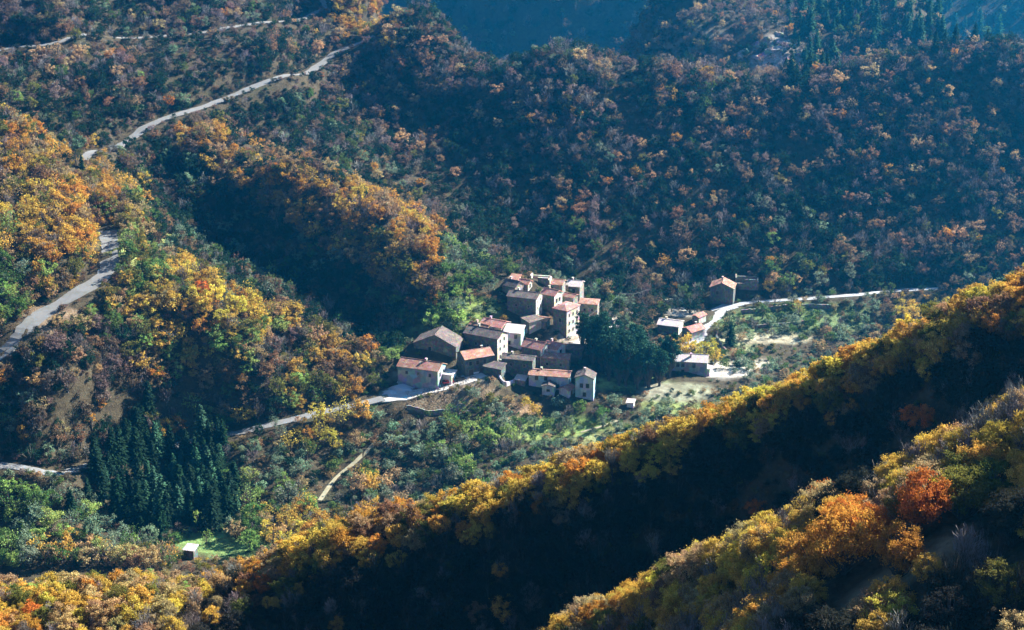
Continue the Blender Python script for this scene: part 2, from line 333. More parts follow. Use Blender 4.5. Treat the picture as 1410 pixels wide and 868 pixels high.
# ------------------------------------------------------------------ ground sheet
# open-ground patches: (u, v, ru, rv, colour)
PATCH = [(310,745,85,22,(.17,.27,.09)),(640,430,60,18,(.16,.22,.06)),(585,450,50,18,(.13,.18,.06)),(850,600,70,16,(.25,.27,.12)),(735,590,60,18,(.22,.30,.09)),(925,560,40,12,(.24,.30,.11)),(800,585,40,12,(.16,.25,.07)),
 (1060,466,70,8,(.40,.37,.27)),(1100,440,110,22,(.13,.19,.08)),(1010,505,55,14,(.36,.34,.28)),(620,560,70,13,(.20,.15,.10)),(700,565,50,14,(.32,.22,.14)),(930,540,50,14,(.26,.27,.19)),
 (200,345,50,40,(.26,.30,.10)),(70,440,40,16,(.24,.17,.12)),(870,528,60,9,(.22,.32,.11)),(836,443,24,9,(.60,.56,.50)),(937,429,24,8,(.62,.57,.50)),(548,541,24,8,(.34,.35,.34)),(1000,512,36,9,(.52,.50,.47)),
 (905,535,26,12,(.27,.27,.21)),(1070,75,40,25,(.40,.36,.34)),(960,60,50,30,(.20,.19,.15)),(600,520,80,12,(.22,.20,.16)),(790,460,30,25,(.40,.34,.28)),(1185,845,14,20,(.34,.30,.19)),(1212,812,14,17,(.34,.30,.19)),(1245,788,16,15,(.36,.32,.20)),(1280,762,18,14,(.36,.32,.20)),(1310,740,16,11,(.34,.30,.19)),(1000,480,40,10,(.25,.28,.15)),(650,540,50,10,(.24,.18,.12))]
TER = np.stack([GX,GY,H],-1).reshape(-1,3); nx, ny = len(gx), len(gy)
idx = np.arange(nx*ny).reshape(ny,nx); F = np.stack([idx[:-1,:-1],idx[:-1,1:],idx[1:,1:],idx[1:,:-1]],-1).reshape(-1,4)
gme = mesh_np('ground', TER, F, (M['ground'],), smooth=True)
front = np.maximum(GY,50).ravel(); U,V,_ = project(GX.ravel(), front, H.ravel())
colr = np.tile(np.array([.055,.045,.028]), (len(U),1))
nz = fbm(GX,GY,14,3).ravel()
for (u,v,ru,rv,c) in PATCH:
    c0 = hit(u,v,600 if (v<560 and u>500 and v>300) else (520 if v>690 and u<500 else 95))
    q = ((U-u)/ru)**2+((V-v)/rv)**2; wgt = (1-sstep(.6,1.3,q+nz*.8))*(np.abs(GY.ravel()-c0[1])<90)
    colr = colr*(1-wgt[:,None])+np.array(c)*wgt[:,None]
ca = gme.color_attributes.new('ground_colour','FLOAT_COLOR','POINT'); ca.data.foreach_set('color', np.hstack([colr,np.ones((len(U),1))]).astype(np.float32).ravel())
link('ground', gme, kind='structure')
for (nm,wd,ym,px,mt),s in zip(ROADS, road_pts):
    t = np.gradient(s[:,:2],axis=0); t /= np.linalg.norm(t,axis=1)[:,None]; nrm = np.stack([-t[:,1],t[:,0]],1)
    wv = wd/2*(1+.12*np.sin(np.arange(len(s))*.7)+.08*rng.standard_normal(len(s)))
    L = s[:,:2]+nrm*wv[:,None]; R = s[:,:2]-nrm*wv[:,None]; V=[]; Fq=[]
    for i in range(len(s)):
        z = s[i,2]; V += [(*L[i],z-.5),(*L[i],z),(*R[i],z),(*R[i],z-.5)]
    for i in range(len(s)-1):
        for k in range(3): Fq.append((4*i+k,4*i+k+1,4*i+k+5,4*i+k+4))
    if nm!='ridge_path': link(nm, mesh_np(nm, V, [tuple(f) for f in Fq], (M[mt],)), kind='structure')

# ------------------------------------------------------------------ houses
CLEAR = []                                    # picture-independent keep-clear discs (x, y, r) and sight targets
SIGHT = []                                    # (u0,v0,u1,v1,y)
def window(parent, x, z, face, wv=1.1, hv=1.5, shutter=False, door=False):
    # face 'r': wall y=0 looking -y ; face 'l': wall x=0 looking -x ; x = position along the wall
    def T(a, o, zz): return (a, -o, zz) if face=='r' else (-o, a, zz)
    def b(mb, a0,a1,o0,o1,z0,z1):
        p=T(a0,o0,z0); q=T(a1,o1,z1); mb.box(min(p[0],q[0]),max(p[0],q[0]),min(p[1],q[1]),max(p[1],q[1]),z0,z1)
    f=MB(); t=.1
    b(f,x-wv/2-t,x+wv/2+t,-.05,.05,z+hv,z+hv+t); b(f,x-wv/2-t,x-wv/2,-.05,.05,z,z+hv); b(f,x+wv/2,x+wv/2+t,-.05,.05,z,z+hv)
    if not door: b(f,x-wv/2-t-.05,x+wv/2+t+.05,-.05,.12,z-t,z)
    w_ = f.obj('door' if door else 'window', parent, M['frame'])
    g=MB(); b(g,x-wv/2,x+wv/2,-.04,.015,z,z+hv); g.obj('door_leaf' if door else 'pane', w_, M['wood'] if door else M['glass'])
    if shutter:
        for sgn in (-1,1):
            g=MB(); xx=x+sgn*(wv*.75+t); b(g,xx-wv*.24,xx+wv*.24,.0,.06,z,z+hv); g.obj('shutter', w_, M['wood'])
def house(u, v, a, b, h, r, label, wall='stone', tile='oldtile', roof='gable', ridge='b', pitch=24, win=(), ymin=600, chim=None, name='stone_house', cat='house', base=5, zoff=0, group=None, sight=True, over=.4):
    c = hit(u,v,ymin); e = empty(name, (c[0],c[1],c[2]+zoff), math.radians(r), label, cat, group)
    tp = math.tan(math.radians(pitch)); B=MB(); W=M[wall]; T_=M[tile]
    def side(pts): B.poly(pts)
    R=MB(); o=over
    if ridge=='b': rh=a/2*tp
    else: rh=b/2*tp
    if roof=='none':
        t=.6
        B.box(0,a,0,t,-base,h*.75); B.box(0,t,t,b*.6,-base,h*.9); B.box(0,t,b*.6,b,-base,h*.55); B.box(a-t,a,t,b,-base,h*.8); B.box(t,a-t,b-t,b,-base,h)
        B.box(t,a-t,t,b-t,-base,.2)
    elif roof=='gable' and ridge=='b':
        B.poly([(0,0,-base),(a,0,-base),(a,0,h),(a/2,0,h+rh),(0,0,h)]); B.poly([(a,b,-base),(0,b,-base),(0,b,h),(a/2,b,h+rh),(a,b,h)])
        B.poly([(a,0,-base),(a,b,-base),(a,b,h),(a,0,h)]); B.poly([(0,b,-base),(0,0,-base),(0,0,h),(0,b,h)])
        R.slab([(-o,-o,h-o*tp+.22),(a/2,-o,h+rh+.22),(a/2,b+o,h+rh+.22),(-o,b+o,h-o*tp+.22)],.2); R.slab([(a/2,-o,h+rh+.22),(a+o,-o,h-o*tp+.22),(a+o,b+o,h-o*tp+.22),(a/2,b+o,h+rh+.22)],.2)
        R.tube([(a/2,-o,h+rh+.2),(a/2,b+o,h+rh+.2)],.16,5)
    elif roof=='gable':
        B.poly([(0,b,-base),(0,0,-base),(0,0,h),(0,b/2,h+rh),(0,b,h)]); B.poly([(a,0,-base),(a,b,-base),(a,b,h),(a,b/2,h+rh),(a,0,h)])
        B.poly([(0,0,-base),(a,0,-base),(a,0,h),(0,0,h)]); B.poly([(a,b,-base),(0,b,-base),(0,b,h),(a,b,h)])
        R.slab([(-o,-o,h-o*tp+.22),(a+o,-o,h-o*tp+.22),(a+o,b/2,h+rh+.22),(-o,b/2,h+rh+.22)],.2); R.slab([(-o,b/2,h+rh+.22),(a+o,b/2,h+rh+.22),(a+o,b+o,h-o*tp+.22),(-o,b+o,h-o*tp+.22)],.2)
        R.tube([(-o,b/2,h+rh+.2),(a+o,b/2,h+rh+.2)],.16,5)
    elif roof=='hip':
        B.box(0,a,0,b,-base,h); k=min(a,b)/2; zz=h+k*tp+.2; e0=h-o*tp+.2
        if b>a: p,q=(a/2,k,zz),(a/2,b-k+.01,zz)
        else: p,q=(k,b/2,zz),(a-k+.01,b/2,zz)
        c4=[(-o,-o,e0),(a+o,-o,e0),(a+o,b+o,e0),(-o,b+o,e0)]
        if b>a:
            R.slab([c4[0],c4[1],p],.18); R.slab([c4[1],c4[2],q,p],.18); R.slab([c4[2],c4[3],q],.18); R.slab([c4[3],c4[0],p,q],.18)
        else:
            R.slab([c4[0],c4[1],q,p],.18); R.slab([c4[1],c4[2],q],.18); R.slab([c4[2],c4[3],p,q],.18); R.slab([c4[3],c4[0],p],.18)
    elif roof=='mono':   # falls towards the near side (right face if ridge=='a', left face if 'b')
        if ridge=='a':
            hh=h+b*tp; B.poly([(0,b,-base),(0,0,-base),(0,0,h),(0,b,hh)]); B.poly([(a,0,-base),(a,b,-base),(a,b,hh),(a,0,h)]); B.poly([(0,0,-base),(a,0,-base),(a,0,h),(0,0,h)]); B.poly([(a,b,-base),(0,b,-base),(0,b,hh),(a,b,hh)])
            R.slab([(-o,-o,h-o*tp+.22),(a+o,-o,h-o*tp+.22),(a+o,b+o,hh+o*tp+.22),(-o,b+o,hh+o*tp+.22)],.2)
        else:
            hh=h+a*tp; B.poly([(0,0,-base),(a,0,-base),(a,0,hh),(0,0,h)]); B.poly([(a,b,-base),(0,b,-base),(0,b,h),(a,b,hh)]); B.poly([(a,0,-base),(a,b,-base),(a,b,hh),(a,0,hh)]); B.poly([(0,b,-base),(0,0,-base),(0,0,h),(0,b,h)])
            R.slab([(-o,-o,h-o*tp+.22),(a+o,-o,hh+o*tp+.22),(a+o,b+o,hh+o*tp+.22),(-o,b+o,h-o*tp+.22)],.2)
    if wall=='pinkstone':  # shade put into the colour: left faces turn to dark stone
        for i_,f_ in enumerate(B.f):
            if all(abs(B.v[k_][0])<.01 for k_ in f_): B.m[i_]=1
    B.obj('wall', e, W, M['darkstone_shade'])
    if R.v:
        R.v=[(x_,y_,z_+.16*math.sin(x_*1.7+u)*math.cos(y_*1.3+v)) for x_,y_,z_ in R.v]
        if chim is None and roof=='gable' and min(a,b)>4.5 and name not in ('stone_barn',): chim=(a*.5+.5,b*.72) if ridge=='b' else (a*.75,b*.5+.5)
        ro = R.obj('roof', e, T_); uvl = ro.data.uv_layers.new(name='UVMap')
        pa = 1 if ridge=='b' else 0
        co = np.zeros(len(ro.data.loops)*2,np.float32); vi = np.zeros(len(ro.data.loops),np.int32); ro.data.loops.foreach_get('vertex_index',vi)
        vv = np.array(R.v)[vi]; co[0::2]=vv[:,pa]*2.2; co[1::2]=vv[:,2]; uvl.data.foreach_set('uv',co)
        if chim:
            cxx,cyy = chim; rz = h+rh*.55; g=MB(); g.box(cxx-.35,cxx+.35,cyy-.3,cyy+.3,rz-.8,h+rh+.9); g.box(cxx-.45,cxx+.45,cyy-.4,cyy+.4,h+rh+.9,h+rh+1.05); g.obj('chimney', ro, M['pinkstone'])
    for wn in win: window(e, *wn[:3], **(wn[3] if len(wn)>3 else {}))
    CLEAR.append((c[0]+(a*math.cos(math.radians(r))-b*math.sin(math.radians(r)))/2, c[1]+(a*math.sin(math.radians(r))+b*math.cos(math.radians(r)))/2, max(a,b)*.5+1.5))
    if sight:
        ra=math.radians(r); pts=[project(c[0]+i*a*math.cos(ra)-j*b*math.sin(ra), c[1]+i*a*math.sin(ra)+j*b*math.cos(ra), c[2]+k*(h+1)) for i in (0,1) for j in (0,1) for k in (0.05,1)]
        SIGHT.append((min(p[0] for p in pts), min(p[1] for p in pts), max(p[0] for p in pts), max(p[1] for p in pts), c[1]))
    return e
def grid(face, xs, zs, **k): return [(x,z,face,k) for x in xs for z in zs]
S=dict(shutter=True); D=dict(door=True, wv=1.2, hv=2.2)
house(603,537,8,15.5,6.9,70,'long grey walled house with a bright right gable at the lower road end','greyplaster','oldtile',chim=(4,6),win=grid('l',(3,7.5,12),(4.4,),wv=.9,hv=1.1)+[(2.2,4.2,'r'),(5.6,4.2,'r'),(2.2,1.3,'r')])
house(622,531,4.5,4.5,3.6,70,'low white porch house with a flat pale canopy and red front beside the road','white','paletile',roof='mono',ridge='b',pitch=4,win=[(1.2,.2,'r',dict(door=True,wv=1.3,hv=2.2))],name='porch_annex')
house(628,497,9,16,5.0,75,'wide barn with a low gable and sunlit roof edge behind the long grey house','darkstone_shade','darktile',ridge='a',pitch=26,win=[(4,2.6,'l'),(10,2.6,'l')],name='stone_barn')
house(641,520,11,7.5,6.8,25,'dark three window farmhouse with arched doors above the pale road','darkstone_shade','oldtile',ridge='a',win=grid('r',(2,4.8,7.6),(4.2,))+[(2.2,.2,'r',dict(door=True,wv=1.8,hv=2.4)),(6.5,.2,'r',dict(door=True,wv=1.8,hv=2.4))]+[(3,4,'l')],name='stone_farmhouse')
house(685,500,8,14,9.3,62,'tall house with a bright pinkish gable of six small windows','pinkstone','darktile',win=grid('r',(2.1,5.2),(1.2,4.2,7.2),wv=.8,hv=1.2)+grid('l',(4,9),(5.5,),wv=.8,hv=1.1),name='tall_house')
house(717,483,5,6.6,6.4,74,'small grey house with a broad pale sunlit roof left of the round green tree','greyplaster','paletile',roof='mono',ridge='b',pitch=14,win=[(2,4.2,'l'),(4.5,1.6,'l')],name='village_house')
house(690,470,7,9,5.2,62,'low house with a small red roof patch behind the tall pink gable','stone','redtile',pitch=20,name='village_house')
house(667,474,6,8,4.6,55,'small house with a sagging grey roof at the left edge of the village','darkstone_shade','oldtile',name='village_house')
house(733,526,5,11.5,8,76,'broad dark fronted house under the red roofs','darkstone_shade','darktile',pitch=18,win=grid('l',(3,8),(5.4,),wv=.8,hv=1.0),name='village_house')
house(744,509,7,8,7.2,58,'house with the largest bright red roof in the middle of the village','pinkstone','redtile',pitch=26,win=[(3,3.5,'r')],chim=(3.5,4),name='red_roofed_house')
house(767,500,6,6,5.0,58,'small white gabled house tucked behind the terrace of red roofs','white','redtile',ridge='b',win=[(2.6,2.6,'r')],name='red_roofed_house')
house(783,515,5,11.8,5.6,80,'long low house with a pinkish mottled roof and ivy green front','stone','oldtile',pitch=18,win=grid('l',(3,8),(2.6,),wv=.8,hv=1.0),name='village_house')
house(783,541,6,14.6,5.7,80,'long pale blue shaded house with a low mottled roof on the village edge','blueshade_wall','oldtile',pitch=16,win=[(11.8,3.9,'l'),(8.4,3.9,'l'),(4,1.2,'l')],name='village_house')
house(763,547,4,4.4,3.8,80,'small pale lean-to with one dark window below the long pale house','blueshade_wall','darktile',ridge='a',pitch=20,win=[(2.2,1.9,'l',dict(wv=1.1,hv=.8))],name='outhouse')
house(783,549,4.4,4.0,3.0,58,'tiny shed with a bright orange red roof at the foot of the village','white','redtile',ridge='a',pitch=24,win=[(2,.2,'r',D)],name='garden_shed')
house(817,553,6,6.6,8.6,80,'narrow pale blue tower like house in front of the dark pines','blueshade_wall','darktile',ridge='a',pitch=22,win=[(2.2,5,'l'),(4.4,5,'l'),(3.3,1.6,'l')],name='tower_house')
house(801,497,6,8,3.4,72,'low dark shed roof beside the sunlit lane','darkstone_shade','darktile',pitch=12,name='low_shed')
house(780,467,8.6,6.2,11,54,'very tall stone house with a bright pink red pyramid roof','pinkstone','redtile',roof='hip',pitch=20,win=grid('r',(1.8,4.3,6.8),(2,5,8.2),wv=.7,hv=1.1)+[(3,6,'l')],name='tall_house')
house(822,447,6,7.2,8.2,80,'square dark grey house right of the pink pyramid roof','stone','oldtile',roof='hip',pitch=14,win=grid('l',(2,5),(5.2,2.4),wv=.8,hv=1.0),name='village_house')
house(798,418,7,5.4,6.6,74,'upper house with a faded pink roof at the right end of the hilltop row','stone','paletile',ridge='b',pitch=22,win=[(2.5,4,'l')],name='village_house')
house(763,436,6,6,8.2,58,'house with a red roof and small sunlit gable below the hilltop','pinkstone','redtile',win=[(1.8,5,'r'),(4,5,'r'),(3,2.5,'r')],name='red_roofed_house')
house(738,445,7,11.6,9.4,70,'big dark house with a narrow bright gable on the upper left of the village','pinkstone','darktile',pitch=20,win=grid('r',(2,4.8),(2,4.8,7.4),wv=.6,hv=.9)+grid('l',(3,8),(5.6,),wv=.7,hv=.9),name='tall_house')
house(709,414,6,6,5.0,55,'dark roofed house with a sunlit triangle gable at the upper left','stone','darktile',pitch=28,win=[(2.5,2.6,'r')],name='village_house')
house(757,398,4.5,8,4.6,78,'roofless ruin with pale wall tops crowning the hill','pinkstone','oldtile',roof='none',name='ruined_house')
house(774,409,6,13,4.6,76,'long weathered roof running across the top of the village','stone','oldtile',pitch=20,win=grid('l',(4,9),(2.6,),wv=.7,hv=.9),name='village_house')
house(712,395,4,3.4,2.6,70,'little pale hut beside the trees at the very top left','pinkstone','oldtile',roof='mono',ridge='b',pitch=10,name='hut')
house(729,461,6,5,4.6,40,'low reddish wall house left of the round green tree','pinkstone','darktile',roof='mono',ridge='a',pitch=8,name='village_house')
house(973,520,7,13,5.7,82,'isolated pale house with a broad white sunlit roof right of the pines','greyplaster','paletile',pitch=26,chim=(2.2,6.2),win=[(1.9+9,3.6,'l'),(9,3.6,'l'),(4.9,3.6,'l'),(9,1.0,'l')],name='isolated_house',base=2.5)
house(977,519,2.2,3,3.0,60,'small white lean-to on the right end of the isolated house','white','paletile',roof='mono',ridge='b',pitch=10,name='lean_to',base=2.5)
house(934,463,7,8.5,3.6,70,'house with a mottled pink roof above the golden trees','pinkstone','paletile',pitch=18,name='roadside_house')
house(962,448,5,3.2,3.0,50,'narrow red roofed house along the curving road','pinkstone','redtile',ridge='a',pitch=20,name='roadside_house')
house(952,470,7,5.5,3.6,38,'wide red roofed house at the inside of the road bend','pinkstone','redtile',ridge='a',pitch=24,name='roadside_house')
house(1009,421,7,9.5,7.0,76,'dark stone mill with a bright roof edge at the foot of the wooded slope','darkstone_shade','oldtile',ridge='a',pitch=24,win=[(6.5,4,'l'),(3,4,'l')],name='stone_mill')
house(1044,400,6,9.5,5.0,84,'ruined wall house with a pale wall top behind the stone mill','stone','oldtile',roof='none',name='ruined_house')
house(690,522,4,7,3.6,66,'low dark annex at the foot of the tall pink gable','darkstone_shade','darktile',roof='mono',ridge='b',pitch=10,name='annex')
house(722,533,3,3.6,2.4,70,'tiny grey roofed shed in front of the broad dark house','stone','paletile',roof='mono',ridge='b',pitch=10,name='garden_shed')
house(752,455,4,6,3.4,66,'low dark roof tucked between the tall stone house and the green tree','darkstone_shade','oldtile',pitch=16,name='low_shed',win=[(3,1.5,'l')])
house(727,403,4,4.4,3.2,66,'small pale gabled house just below the hilltop ruin','pinkstone','redtile',pitch=22,name='village_house',win=[(2,1.2,'r')])
house(789,432,4,4.5,6.2,60,'slim house with a pale roof wedged behind the pink pyramid roof','stone','oldtile',pitch=20,name='village_house')
house(872,563,2.4,2.4,2.0,75,'tiny white topped hut by the valley gardens','white','paletile',roof='mono',ridge='b',pitch=8,name='hut',base=1)
house(267,772,2.7,3.2,2.5,72,'small lone shed with a pale roof in the green meadow','darkstone_shade','paletile',roof='mono',ridge='b',pitch=12,win=[(2,.1,'l',dict(door=True,wv=1.3,hv=2.1))],name='meadow_shed',base=2.5,ymin=520,zoff=.7)

# walls, poles, cars, tarps
def stone_wall(px, h, t, label, ymin=600, m='stone', name='stone_wall', cat='wall'):
    s = spline(np.array([hit(u,v,ymin) for u,v in px]), 1.2); z = height(s[:,0],s[:,1]); e = link(name, None); bpy.data.objects.remove(e)
    V=[];Fq=[]; tt=np.gradient(s[:,:2],axis=0); tt/=np.linalg.norm(tt,axis=1)[:,None]; nn=np.stack([-tt[:,1],tt[:,0]],1)*t/2
    for i in range(len(s)):
        hh = z[i]+h+rng.uniform(-.15,.15); p=s[i,:2]+nn[i]; q=s[i,:2]-nn[i]; V += [(*p,z[i]-1.5),(*p,hh),(*q,hh),(*q,z[i]-1.5)]
    for i in range(len(s)-1):
        for k in range(3): Fq.append((4*i+k,4*i+k+1,4*i+k+5,4*i+k+4))
    Fq += [(0,1,2,3), tuple(4*(len(s)-1)+k for k in (3,2,1,0))]
    link(name, mesh_np(name,V,Fq,(M[m],)), label=label, category=cat)
stone_wall([(687,519),(690,527),(697,531),(705,530),(710,527)],1.3,.6,'curved pale ruined wall below the dark fronted house',m='white')
stone_wall([(560,566),(590,572),(620,568),(645,556)],1.3,.5,'dry stone retaining wall under the village road bank')
stone_wall([(632,574),(650,568),(660,563)],.8,.5,'short pale wall on the brown bank below the road',m='pinkstone')
stone_wall([(1020,432),(1060,428),(1110,424),(1150,427)],1.5,.6,'long terrace wall across the green gardens beyond the road')
stone_wall([(1040,452),(1080,449),(1120,444)],1.2,.6,'low terrace wall edging the pale field')
stone_wall([(905,420),(930,418),(955,421)],2.0,.6,'pale wall behind the sunlit yard',m='white')
stone_wall([(822,452),(840,455),(856,449)],1.2,.5,'pale parapet of the car park above the pines',m='white')
stone_wall([(990,455),(986,465),(992,478),(1000,486)],1.4,.6,'curved roadside wall right of the golden trees')
stone_wall([(720,463),(727,457),(736,452)],1.4,.5,'pale garden wall beside the round green tree',m='greyplaster')
stone_wall([(828,608),(850,600),(880,596)],.9,.5,'low dry stone wall in the valley gardens')
def car(u, v, rz, paint, label, ymin=600):
    c = hit(u,v,ymin); c[2] = max(c[2], 0)
    on = min(np.hypot(s[:,0]-c[0],s[:,1]-c[1]).min() for s in road_pts)
    if on < 3.2: c[2] = [s[np.hypot(s[:,0]-c[0],s[:,1]-c[1]).argmin(),2] for s in road_pts if np.hypot(s[:,0]-c[0],s[:,1]-c[1]).min()<3.3][0]
    e = empty('parked_car', tuple(c), math.radians(rz), label, 'car', 'cars parked in the village')
    prof = [(-2.05,.35),(-2.1,.8),(-1.9,.95),(-1.2,1.02),(1.1,.98),(1.9,.85),(2.08,.6),(2.05,.35)]
    b=MB(); n=len(prof); W2=.85
    b.poly([(x,-W2,z) for x,z in prof]); b.poly([(x,W2,z) for x,z in prof][::-1])
    for i in range(n): j=(i+1)%n; b.poly([(prof[i][0],-W2,prof[i][1]),(prof[i][0],W2,prof[i][1]),(prof[j][0],W2,prof[j][1]),(prof[j][0],-W2,prof[j][1])])
    body=b.obj('body', e, M[paint]); g=MB(); b0=[(-1.85,-.78,.97),(1.05,-.78,.98),(1.05,.78,.98),(-1.85,.78,.97)]; t0=[(-1.3,-.62,1.45),(.3,-.62,1.45),(.3,.62,1.45),(-1.3,.62,1.45)]
    for i in range(4): j=(i+1)%4; g.poly([b0[i],b0[j],t0[j],t0[i]])
    g.obj('side_glass', e, M['glass']); g=MB(); g.slab([(-1.33,-.66,1.5),(.33,-.66,1.5),(.33,.66,1.5),(-1.33,.66,1.5)],.07); g.obj('car_roof', e, M[paint])
    for wx in (-1.3,1.3):
        for wy in (-.8,.8):
            g=MB(); g.tube([(wx,wy-.1,.32),(wx,wy+.1,.32)],.32,12); g.poly([(wx+.32*math.cos(k*.524),wy+(.1 if wy>0 else -.1),.32+.32*math.sin(k*.524)) for k in range(12)]); g.obj('wheel', e, M['rubber'])
    return e
car(617,530,25,'redpaint','red car parked against the white porch'); car(633,524,20,'carblack','black car parked at the roadside below the farmhouse')
car(654,515,25,'carwhite','white car at the end of the pale village road'); car(857,440,10,'carblack','dark car in the sunlit car park behind the pines'); car(872,436,5,'carwhite','white car at the right end of the car park'); car(842,446,80,'carblack','dark car parked end on at the left of the car park')
def tarp(u,v,a,b,h,label,ymin=600):
    c=hit(u,v,ymin); n=12; V=[];Fq=[]
    for i in range(n+1):
        for j in range(n+1):
            x=(i/n*2-1); y=(j/n*2-1); z=h*(1-abs(x)**2.4)*(1-abs(y)**3)*(1+.4*float(vnoise(np.array(i*.6+u),np.array(j*.6))))
            V.append((c[0]+x*a*(1+.15*math.sin(j)),c[1]+y*b*(1+.15*math.cos(i)),c[2]+z-.1))
    for i in range(n):
        for j in range(n): k=i*(n+1)+j; Fq.append((k,k+1,k+n+2,k+n+1))
    link('tarpaulin_heap', mesh_np('tarpaulin_heap',V,[f[::-1] for f in Fq],(M['tarp'],)), label=label, category='tarpaulin heap')
tarp(553,537,4.6,3.0,1.7,'broad pale blue tarpaulin heap beside the long grey house'); tarp(558,524,2.6,2.2,3.4,'taller narrow white covered stack against the grey house wall'); tarp(538,541,2.8,2.0,.8,'flat pale sheet on the yard at the road junction')
poles=[]
for (u,v,lab) in ((853,432,'wooden utility pole behind the sunlit car park'),(830,446,'wooden utility pole at the left of the car park'),(798,470,'wooden utility pole by the sunlit lane'),(896,424,'wooden utility pole near the roadside yard')):
    c=hit(u,v,600); e=empty('utility_pole',tuple(c),0,lab,'utility pole','utility poles of the village'); g=MB(); g.tube([(0,0,-1),(0,0,9)],[.16,.11],6); g.obj('pole',e,M['bark']); g=MB(); g.box(-.8,.8,-.06,.06,8.3,8.45); g.obj('crossarm',e,M['wood']); poles.append(c+np.array([0,0,8.5]))
order=[2,1,0,3]
for i in range(3):
    p,q=poles[order[i]],poles[order[i+1]]; g=MB(); g.tube([tuple(p+(q-p)*t-np.array([0,0,1.2*4*t*(1-t)])) for t in np.linspace(0,1,9)],.045,3)
    g.obj('overhead_cable',None,M['metal'],label=('sagging cable from the lane pole to the car park','sagging cable between the two car park poles','sagging cable running right from the car park pole')[i],category='cable')
# cut brushwood strewn on the bank below the road
C_=[];A_=[];B_=[]
for k in range(900):
    u=rng.uniform(558,655); v=555+rng.uniform(-9,20)+abs(u-600)*-.10; c=at_z(u,v,12); c=np.array([c[0],c[1],float(height(c[0],c[1]))+rng.uniform(.05,.5)]); d=np.array([.3+rng.normal()*.5,-1,rng.normal()*.25]); d/=np.linalg.norm(d); L=rng.uniform(.5,2.2); sd_=np.cross(d,rng.normal(size=3)); sd_/=np.linalg.norm(sd_)
    C_.append(c);A_.append(d*L/2);B_.append(sd_*.07)
C_=np.array(C_);A_=np.array(A_);B_=np.array(B_); V_=np.stack([C_-A_-B_,C_+A_-B_,C_+A_+B_,C_-A_+B_],1).reshape(-1,3)
link('brushwood', mesh_np('brushwood',V_,np.arange(len(V_)).reshape(-1,4),(M['brush'],)), kind='stuff')
# rock outcrop beyond the ridge
def rocks(cu,cv,ym,n,spread,sz,label):
    c=hit(cu,cv,ym); 
    for k in range(n):
        x=c[0]+rng.normal()*spread; y=c[1]+rng.normal()*spread*.7; s=sz*rng.uniform(.5,1.3); z=float(height(x,y)); V=[];
        for i in range(7):
            for j in range(5):
                th=2*math.pi*i/7; ph=math.pi*(j+.5)/5; r=s*rng.uniform(.45,1.3); V.append((x+r*math.cos(th)*math.sin(ph)*1.5+r*math.cos(ph)*.5,y+r*math.sin(th)*math.sin(ph),z+r*math.cos(ph)*1.0))
        Fq=[(i*5+j,((i+1)%7)*5+j,((i+1)%7)*5+j+1,i*5+j+1) for i in range(7) for j in range(4)]+[tuple(i*5 for i in range(7))[::-1],tuple(i*5+4 for i in range(7))]
        link('rock_outcrop', mesh_np('rock_outcrop',V,Fq,(M['rock'],)), label=label, category='rock', group='pale crags beyond the ridge')
rocks(1066,76,980,34,8.5,1.9,'pale grey crag among sparse trees beyond the right ridge')

# ------------------------------------------------------------------ tree prototypes
def quads(C, A, B):  # centres, half axes -> verts, faces
    n=len(C); V=np.stack([C-A-B,C+A-B,C+A+B,C-A+B],1).reshape(-1,3); return V, np.arange(4*n).reshape(n,4)
def unit(n): v=rng.standard_normal((n,3)); return v/np.linalg.norm(v,axis=1)[:,None]
def leaves(C, size, asp=.7):
    n=len(C); a=unit(n); b=np.cross(a,unit(n)); b/=np.linalg.norm(b,axis=1)[:,None]; s=size*rng.uniform(.6,1.3,(n,1)); return quads(C,a*s/2,b*s*asp/2)
def branchy(h, r, clumps, base=.25):
    m=MB(); top=h*.8; lean=rng.uniform(-.5,.5,2)
    tr=[(0,0,-1.2),(lean[0]*.2,lean[1]*.2,h*.25),(lean[0]*.6,lean[1]*.6,h*.5),(lean[0],lean[1],top)]; m.tube(tr,[.035*h,.028*h,.02*h,.006*h],5)
    for c in clumps:
        t=min(max((c[2]/h)-.35,.15),.7); i=t*3; k=min(int(i),2); f=i-k; p=np.array(tr[k])*(1-f)+np.array(tr[k+1])*f; mid=(p+c)/2+np.array([0,0,-.06*h]); m.tube([tuple(p),tuple(mid),tuple(c)],[.012*h,.008*h,.003*h],3)
    return m
def proto_broad(tag, h=9, cr=4, nc=26, per=60, leaf=.38, spread=.95, low=.28, hollow=.35, taper=.35):
    cl=[]; lobe=[(rng.uniform(0,6.28),rng.uniform(-.7,.9),rng.uniform(.62,1.12)) for _ in range(6)]
    while len(cl)<nc:
        d=unit(1)[0]; rr=rng.uniform(hollow,1)**.6
        p=np.array([d[0]*cr*rr,d[1]*cr*rr, h*(low+1)/2+d[2]*h*(1-low)/2*rr*.85]); 
        lb=min(lobe,key=lambda L:abs((math.atan2(d[1],d[0])-L[0]+3.14)%6.28-3.14)+abs(d[2]-L[1])*1.5); p=np.array([p[0]*lb[2],p[1]*lb[2],(p[2]-h*.5)*(.5+.5*lb[2])+h*.5])
        wgt=1-taper*max(0,(p[2]/h-.55)*2.2)
        if math.hypot(p[0],p[1])<cr*wgt+.3: cl.append(p)
    cl=np.array(cl)*np.array([1,1,1]); tr=branchy(h,cr,cl)
    C=np.vstack([c+rng.standard_normal((int(per*rng.uniform(.5,1.5)),3))*spread*rng.uniform(.6,1.1)*np.array([1,1,.7]) for c in cl]); C=C[C[:,2]>.6]
    V,Fq=leaves(C,leaf); return tr,V,Fq
